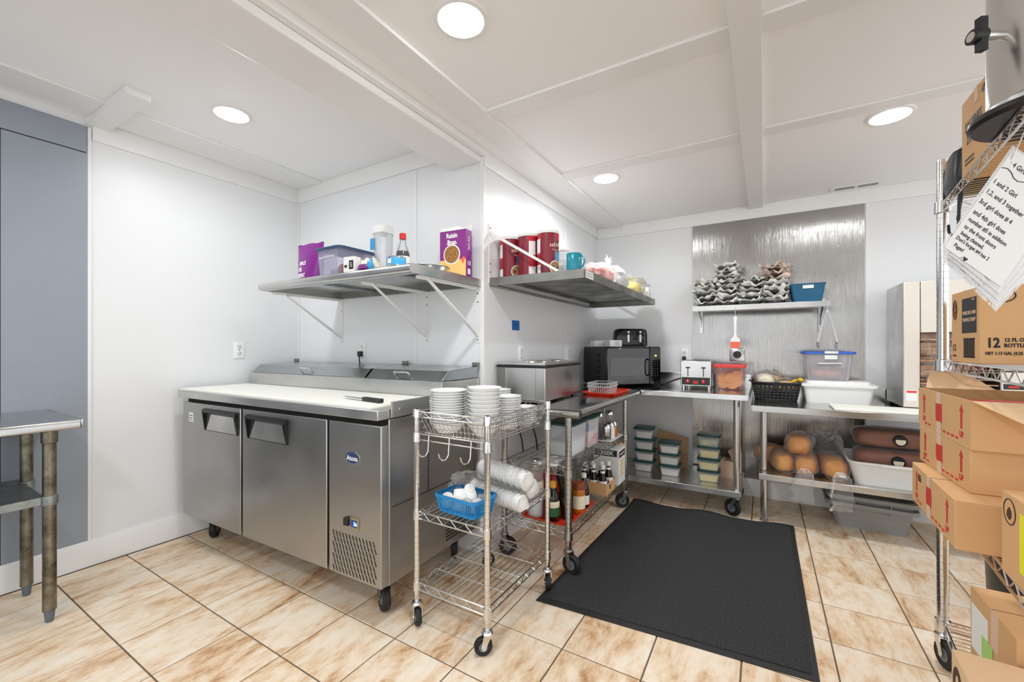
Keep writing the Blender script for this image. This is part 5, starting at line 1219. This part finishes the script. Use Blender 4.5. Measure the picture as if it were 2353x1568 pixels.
MB().hexa([(-w, -d, h), (w, -d, h), (w, -d+.003, h), (-w, -d+.003, h), (-w+.06, -d-.15, h-.045), (w-.06, -d-.15, h-.045), (w-.06, -d-.15, h-.042), (-w+.06, -d-.15, h-.042)]).build('flap', 'cardlight', t)
b = MB(); rg = []
for i in range(9):
    f = i/8; rg.append([(-w+.02+.02*f, d-.005+.03*math.sin(f*2), h+f*.06), (-w+.20-.06*f, d-.005+.03*math.sin(f*2)+.02*f, h+f*(.06)), (-w+.20-.06*f, d-.003+.03*math.sin(f*2)+.02*f, h+f*.06), (-w+.02+.02*f, d-.003+.03*math.sin(f*2), h+f*.06)])
b.loft(rg).build('flap', 'cardlight', t)
MB().box(-w+.004, -d+.004, .004, w-.004, d-.004, h-.035).build('inner_fill', 'darkvoid', t); MB().box(-w+.03, -d+.02, h-.035, w-.01, d-.15, h-.022).build('red_pack', 'cardred', t, bev=.004)  # near-black block paints the shade inside the open box; only the pack is goods
t, w, d = carton('carton', 'brown box with a yellow sticker near the right edge', .50, .88, 1.06, 1.515, .6468, .20, R_(-1.5))
MB().box(-w-.0008, d-.135, .035, -w, d-.095, .17).build('yellow_sticker', 'stickeryel', t)
for k, s in enumerate(('ZOVIA', 'COMPOSTABLE', 'MADE FROM PLANTS')): text(s, (.030, .016, .011)[k], 'inkbrown', t, (-w-.0008, d-.16, .12-.022*k), (0, -1, 0), (0, 0, 1), 'LEFT')
MB().prism([(d-.045+.028*math.cos(a), .158+.028*math.sin(a)) for a in [2*math.pi*i/24 for i in range(24)]], 'x', -w-.0006, -w).build('round_emblem', 'card', t)
MB().tube([(-w-.0008, d-.045+.03*math.cos(a), .158+.03*math.sin(a)) for a in [2*math.pi*i/24 for i in range(24)]], .0012, 4, True).build('emblem_ring', 'inkbrown', t)
MB().prism([(d-.055, .145), (d-.045, .138), (d-.030, .146), (d-.034, .160), (d-.045, .170), (d-.056, .160)], 'x', -w-.0012, -w-.0006).build('leaf_print', 'inkbrown', t)
t, w, d = carton('carton', 'brown box with a white shipping label on the bottom wire shelf', .600, .95, 1.715, 2.02, .1670, .225, 0)
MB().box(-w-.0008, d-.13, .03, -w, d-.012, .175).build('shipping_label', 'paper', t); MB().box(-w-.0014, d-.165, .04, -w-.0008, d-.09, .11).build('label_green', 'stickergreen', t)
MB().box(-w-.0016, d-.20, .11, -w-.0, d-.155, .225).build('sealing_tape', 'cardpale', t)
t, w, d = carton('carton', 'nearest brown box with a dark round logo on the bottom wire shelf', .455, .80, 1.28, 1.690, .1670, .16, R_(-3), 'cardlight')
MB().prism([(d-.055+.04*math.cos(a), .085+.05*math.sin(a)) for a in [2*math.pi*i/24 for i in range(24)]], 'x', -w-.0007, -w).build('round_logo', 'inkbrown', t)
MB().prism([(d-.055+.012*math.cos(a), .085+.030*math.sin(a)) for a in [2*math.pi*i/16 for i in range(16)]], 'x', -w-.0012, -w-.0007).build('logo_mark', 'cardlight', t)
# syrup case on the third shelf
t, w, d = carton('syrup_case', 'brown case of pancake syrup bottles with black labels on the wire shelf', .552, .90, 1.785, 2.015, 1.1480, .232, R_(-1))
MB().box(-w-.0006, -d+.02, .095, -w, d-.095, .205).build('black_panel', 'labelblack', t)
text('PANCAKE AND', .0165, 'cardpale', t, (-w-.001, -d+.075, .158), (0, -1, 0), (0, 0, 1), sx=.9); text('WAFFLE SYRUP', .0165, 'cardpale', t, (-w-.001, -d+.075, .136), (0, -1, 0), (0, 0, 1), sx=.9); text('12 OZ', .008, 'cardpale', t, (-w-.001, -d+.045, .198), (0, -1, 0), (0, 0, 1))
b = MB()
for k in range(17): b.box(-w-.0006, -d+.034+k*.0052, .022, -w, -d+.036+k*.0052+(.0016 if k % 3 else 0), .074)
b.build('barcode', 'inkblack', t); MB().box(-w-.0006, -d+.032, .074, -w, -d+.123, .079).box(-w-.0006, -d+.032, .017, -w, -d+.123, .022).build('barcode_frame', 'inkblack', t)
text('12', .032, 'inkbrown', t, (-w-.0006, d-.028, .048), (0, -1, 0), (0, 0, 1)); text('12 FL OZ', .008, 'inkbrown', t, (-w-.0006, d-.030, .022), (0, -1, 0), (0, 0, 1))
MB().tube([(-w-.0008, d-.035+.016*math.cos(a), .175+.032*math.sin(a)) for a in [2*math.pi*i/24 for i in range(24)]], .0014, 4, True).build('seal_print', 'inkbrown', t)
MB().tube([(-w-.0008, d-.035+.010*math.cos(a*3), .175+.022*math.sin(a)) for a in [2*math.pi*i/24 for i in range(24)]], .0012, 4, True).build('seal_mark', 'inkbrown', t)
text('12', .040, 'inkblack', t, (-w+.028, -d-.0006, .062), *FRONT, sx=.72, bold=.0012); text('12 FL OZ', .0150, 'inkblack', t, (-w+.050, -d-.0006, .071), (1, 0, 0), (0, 0, 1), 'LEFT', sx=.8, bold=.0005); text('BOTTLES', .0150, 'inkblack', t, (-w+.050, -d-.0006, .055), (1, 0, 0), (0, 0, 1), 'LEFT', sx=.8, bold=.0005)
text('NET 1.13 GAL (4.25 L)', .0125, 'inkblack', t, (-w+.012, -d-.0006, .032), (1, 0, 0), (0, 0, 1), 'LEFT', sx=.72, bold=.0004)
MB().box(-w+.105, -d-.0006, .10, -w+.26, -d, .222).build('black_panel', 'labelblack', t)
MB().tube([(-w+.045+.028*math.cos(a), -d-.0008, .200+.018*math.sin(a)) for a in [2*math.pi*i/28 for i in range(28)]], .0016, 4, True).build('seal_print', 'inkblack', t)
# top shelf
t, w, d = carton('cracker_case', 'brown case of saltine crackers on the top wire shelf', .552, .85, 1.672, 1.93, 1.7448, .243, R_(-1))
for s, z, sz in (('SALTINES', .150, .042), ('2 PACK', .108, .042)): text(s, sz, 'inkblack', t, (-w-.0006, .035, z), (0, -1, 0), (0, 0, 1), sx=.72, bold=.0008)
text('471040', .032, 'inkblack', t, (-w-.0006, -.062, .212), (0, -1, 0), (0, 0, 1), sx=.75)
for z in (.045, .032): MB().box(-w-.0006, .03, z, -w, .10, z+.006).build('print_line', 'inkbrown', t)
MB().box(-w-.001, .0, .20, -w, .025, .243).build('sealing_tape', 'cardpale', t)
t = thing('drink_dispenser', 'stainless drink dispenser with a black base and tap on the top shelf', 'dispenser', (.585, 1.512, 1.7465), R_(0))
MB().lathe([(.001, 0), (.13, 0), (.138, .008), (.136, .02), (.12, .026), (.001, .026)], 40).build('base', 'blackplastic', t)
MB().lathe([(.001, .026), (.108, .026), (.110, .04), (.104, .05), (.104, .52), (.108, .53), (.001, .53)], 40).build('cylinder', 'steel', t)
a = R_(205); dx, dy = math.cos(a), math.sin(a)
o = MB().cyl((dx*.10, dy*.10, .20), (dx*.150, dy*.150, .20), .010, n=14).build('tap_stem', 'chrome', t)
MB().cyl((dx*.145, dy*.145, .20), (dx*.172, dy*.172, .20), .017, n=18).build('tap_hub', 'blackplastic', o)
MB().cyl((dx*.172, dy*.172, .20), (dx*.174, dy*.174, .20), .011, n=18).build('tap_cap', 'chrome', o)
MB().loft([[(dx*.150, dy*.150, .24), (dx*.165, dy*.165, .24), (dx*.165+.008, dy*.165-.012, .24), (dx*.150+.008, dy*.150-.012, .24)], [(dx*.150, dy*.150, .16), (dx*.165, dy*.165, .16), (dx*.165+.008, dy*.165-.012, .16), (dx*.150+.008, dy*.150-.012, .16)]]).build('tap_lever', 'blackplastic', o)
t = thing('black_case', 'rounded black plastic case behind the saltine box on the top shelf', 'case', (.66, 2.055, 1.7465), R_(-5))
MB().loft([rrect(.20, .17, .03, 0), rrect(.21, .18, .03, .03), rrect(.20, .17, .04, .12), rrect(.17, .14, .04, .135)]).build('case_shell', 'blackplastic', t)
t = thing('wire_hook', 'black S-shaped hook hanging from the top wire shelf', 'hook', (.565, 1.975, 1.62))
MB().tube([(.0, .03, .11), (.0, .045, .118), (0, .055, .13), (-.0, .045, .145), (0, .02, .148), (0, 0, .135), (0, -.01, .11), (0, .0, .07), (0, .02, .03), (0, .03, .012)], .0042, 8).build('hook_wire', 'blackplastic', t)
t = thing('wire_hook', 'short black curved hook behind the laminated notes', 'hook', (.56, 2.03, 1.58))
MB().tube([(0, .04, .05), (0, .035, .025), (0, .015, .008), (0, -.015, .006), (0, -.05, .012), (0, -.06, .15)], .0045, 8).build('hook_wire', 'blackplastic', t)
# laminated notes
t = thing('laminated_notes', 'hanging laminated sheets with handwritten chores, clipped to the top shelf', 'sign', (.3474, 1.3267, 1.4204))
cr, ci = Vector((math.cos(R_(30.9)), math.sin(R_(30.9)), 0)), Vector((0, 0, 1)); nrm = Vector((math.sin(R_(30.9)), -math.cos(R_(30.9)), 0))
hv = (cr*.576+ci*.817).normalized(); wv = (cr*.817-ci*.576).normalized()
def sheet(a0, b0, w2, h2, off, ang, nm, m, thick=.0006):
    e1 = wv*math.cos(ang)+hv*math.sin(ang); e2 = hv*math.cos(ang)-wv*math.sin(ang); o = wv*a0+hv*b0-nrm*off
    q = [o, o+e1*w2, o+e1*w2+e2*h2, o+e2*h2]
    return MB().hexa([p-nrm*thick for p in q]+q).build(nm, m, t)
for k in range(4):
    sheet(.004+.010*k, .012-.004*k, .157, .275, .003+.0035*k, -.05*k, 'sheet', 'paper'); sheet(-.002+.010*k, .005-.004*k, .169, .289, .0036+.0035*k, -.05*k, 'lamination', 'film')
LN = [('· 4 Girls', 16, 259, .017), ('1 and 2 Girl', 8, 203, .0165), ('1,2, and 3 together', 8, 175, .0165), ('3rd girl does # 4', 8, 147, .0165), ('and 4th girl does', 11, 119, .0162), ('number #5 in addition', 12, 98, .0145), ('to the front doors', 14, 79, .0145), ('being cleaned.', 16, 62, .0138), ("Don't forget #4 has 2", 13, 47, .0128), ('Pages!', 19, 30, .0132), ('-', 48, 16, .014)]
for s, a_, b_, sz in LN: text(s, sz, 'inkblack', t, tuple(wv*a_*.000993+hv*b_*.000993-nrm*.0026), tuple(wv), tuple(hv), 'LEFT', 'handwriting', sx=.80)
hc = wv*.058+hv*.016-nrm*.0026
MB().add([tuple(hc+wv*x*.006+hv*y*.006) for x, y in ((0, -1), (.9, .2), (.8, .7), (.4, .8), (0, .4), (-.4, .8), (-.8, .7), (-.9, .2))]+[tuple(hc+wv*x*.006+hv*y*.006+nrm*.0004) for x, y in ((0, -1), (.9, .2), (.8, .7), (.4, .8), (0, .4), (-.4, .8), (-.8, .7), (-.9, .2))], [tuple(range(8)), tuple(range(15, 7, -1))]).build('heart_drawing', 'inkblack', t)
MB().tube([tuple(wv*(.006+.012*k)+hv*(.236+.006*math.sin(k*1.3))-nrm*.0024) for k in range(13)], .0008, 4).build('wavy_line', 'inkblack', t)
MB().tube([tuple(wv*.014+hv*.262-nrm*.003), tuple(wv*.004+hv*.285+Vector((.01, .0, .02))), (.165, .09, .29), (.17, .1, .305)], .0012, 6).build('hanging_wire', 'chrome', t)
# things seen through the right-hand shelf
t = thing('trash_bin', 'black round trash bin behind the shelving unit', 'bin', (1.045, 2.72, 0))
MB().lathe([(.001, 0), (.17, 0), (.175, .01), (.20, .60), (.212, .605), (.212, .63), (.195, .63), (.17, .02), (.001, .02)], 36).build('bin_wall', 'blackplastic', t)
flush_texts()
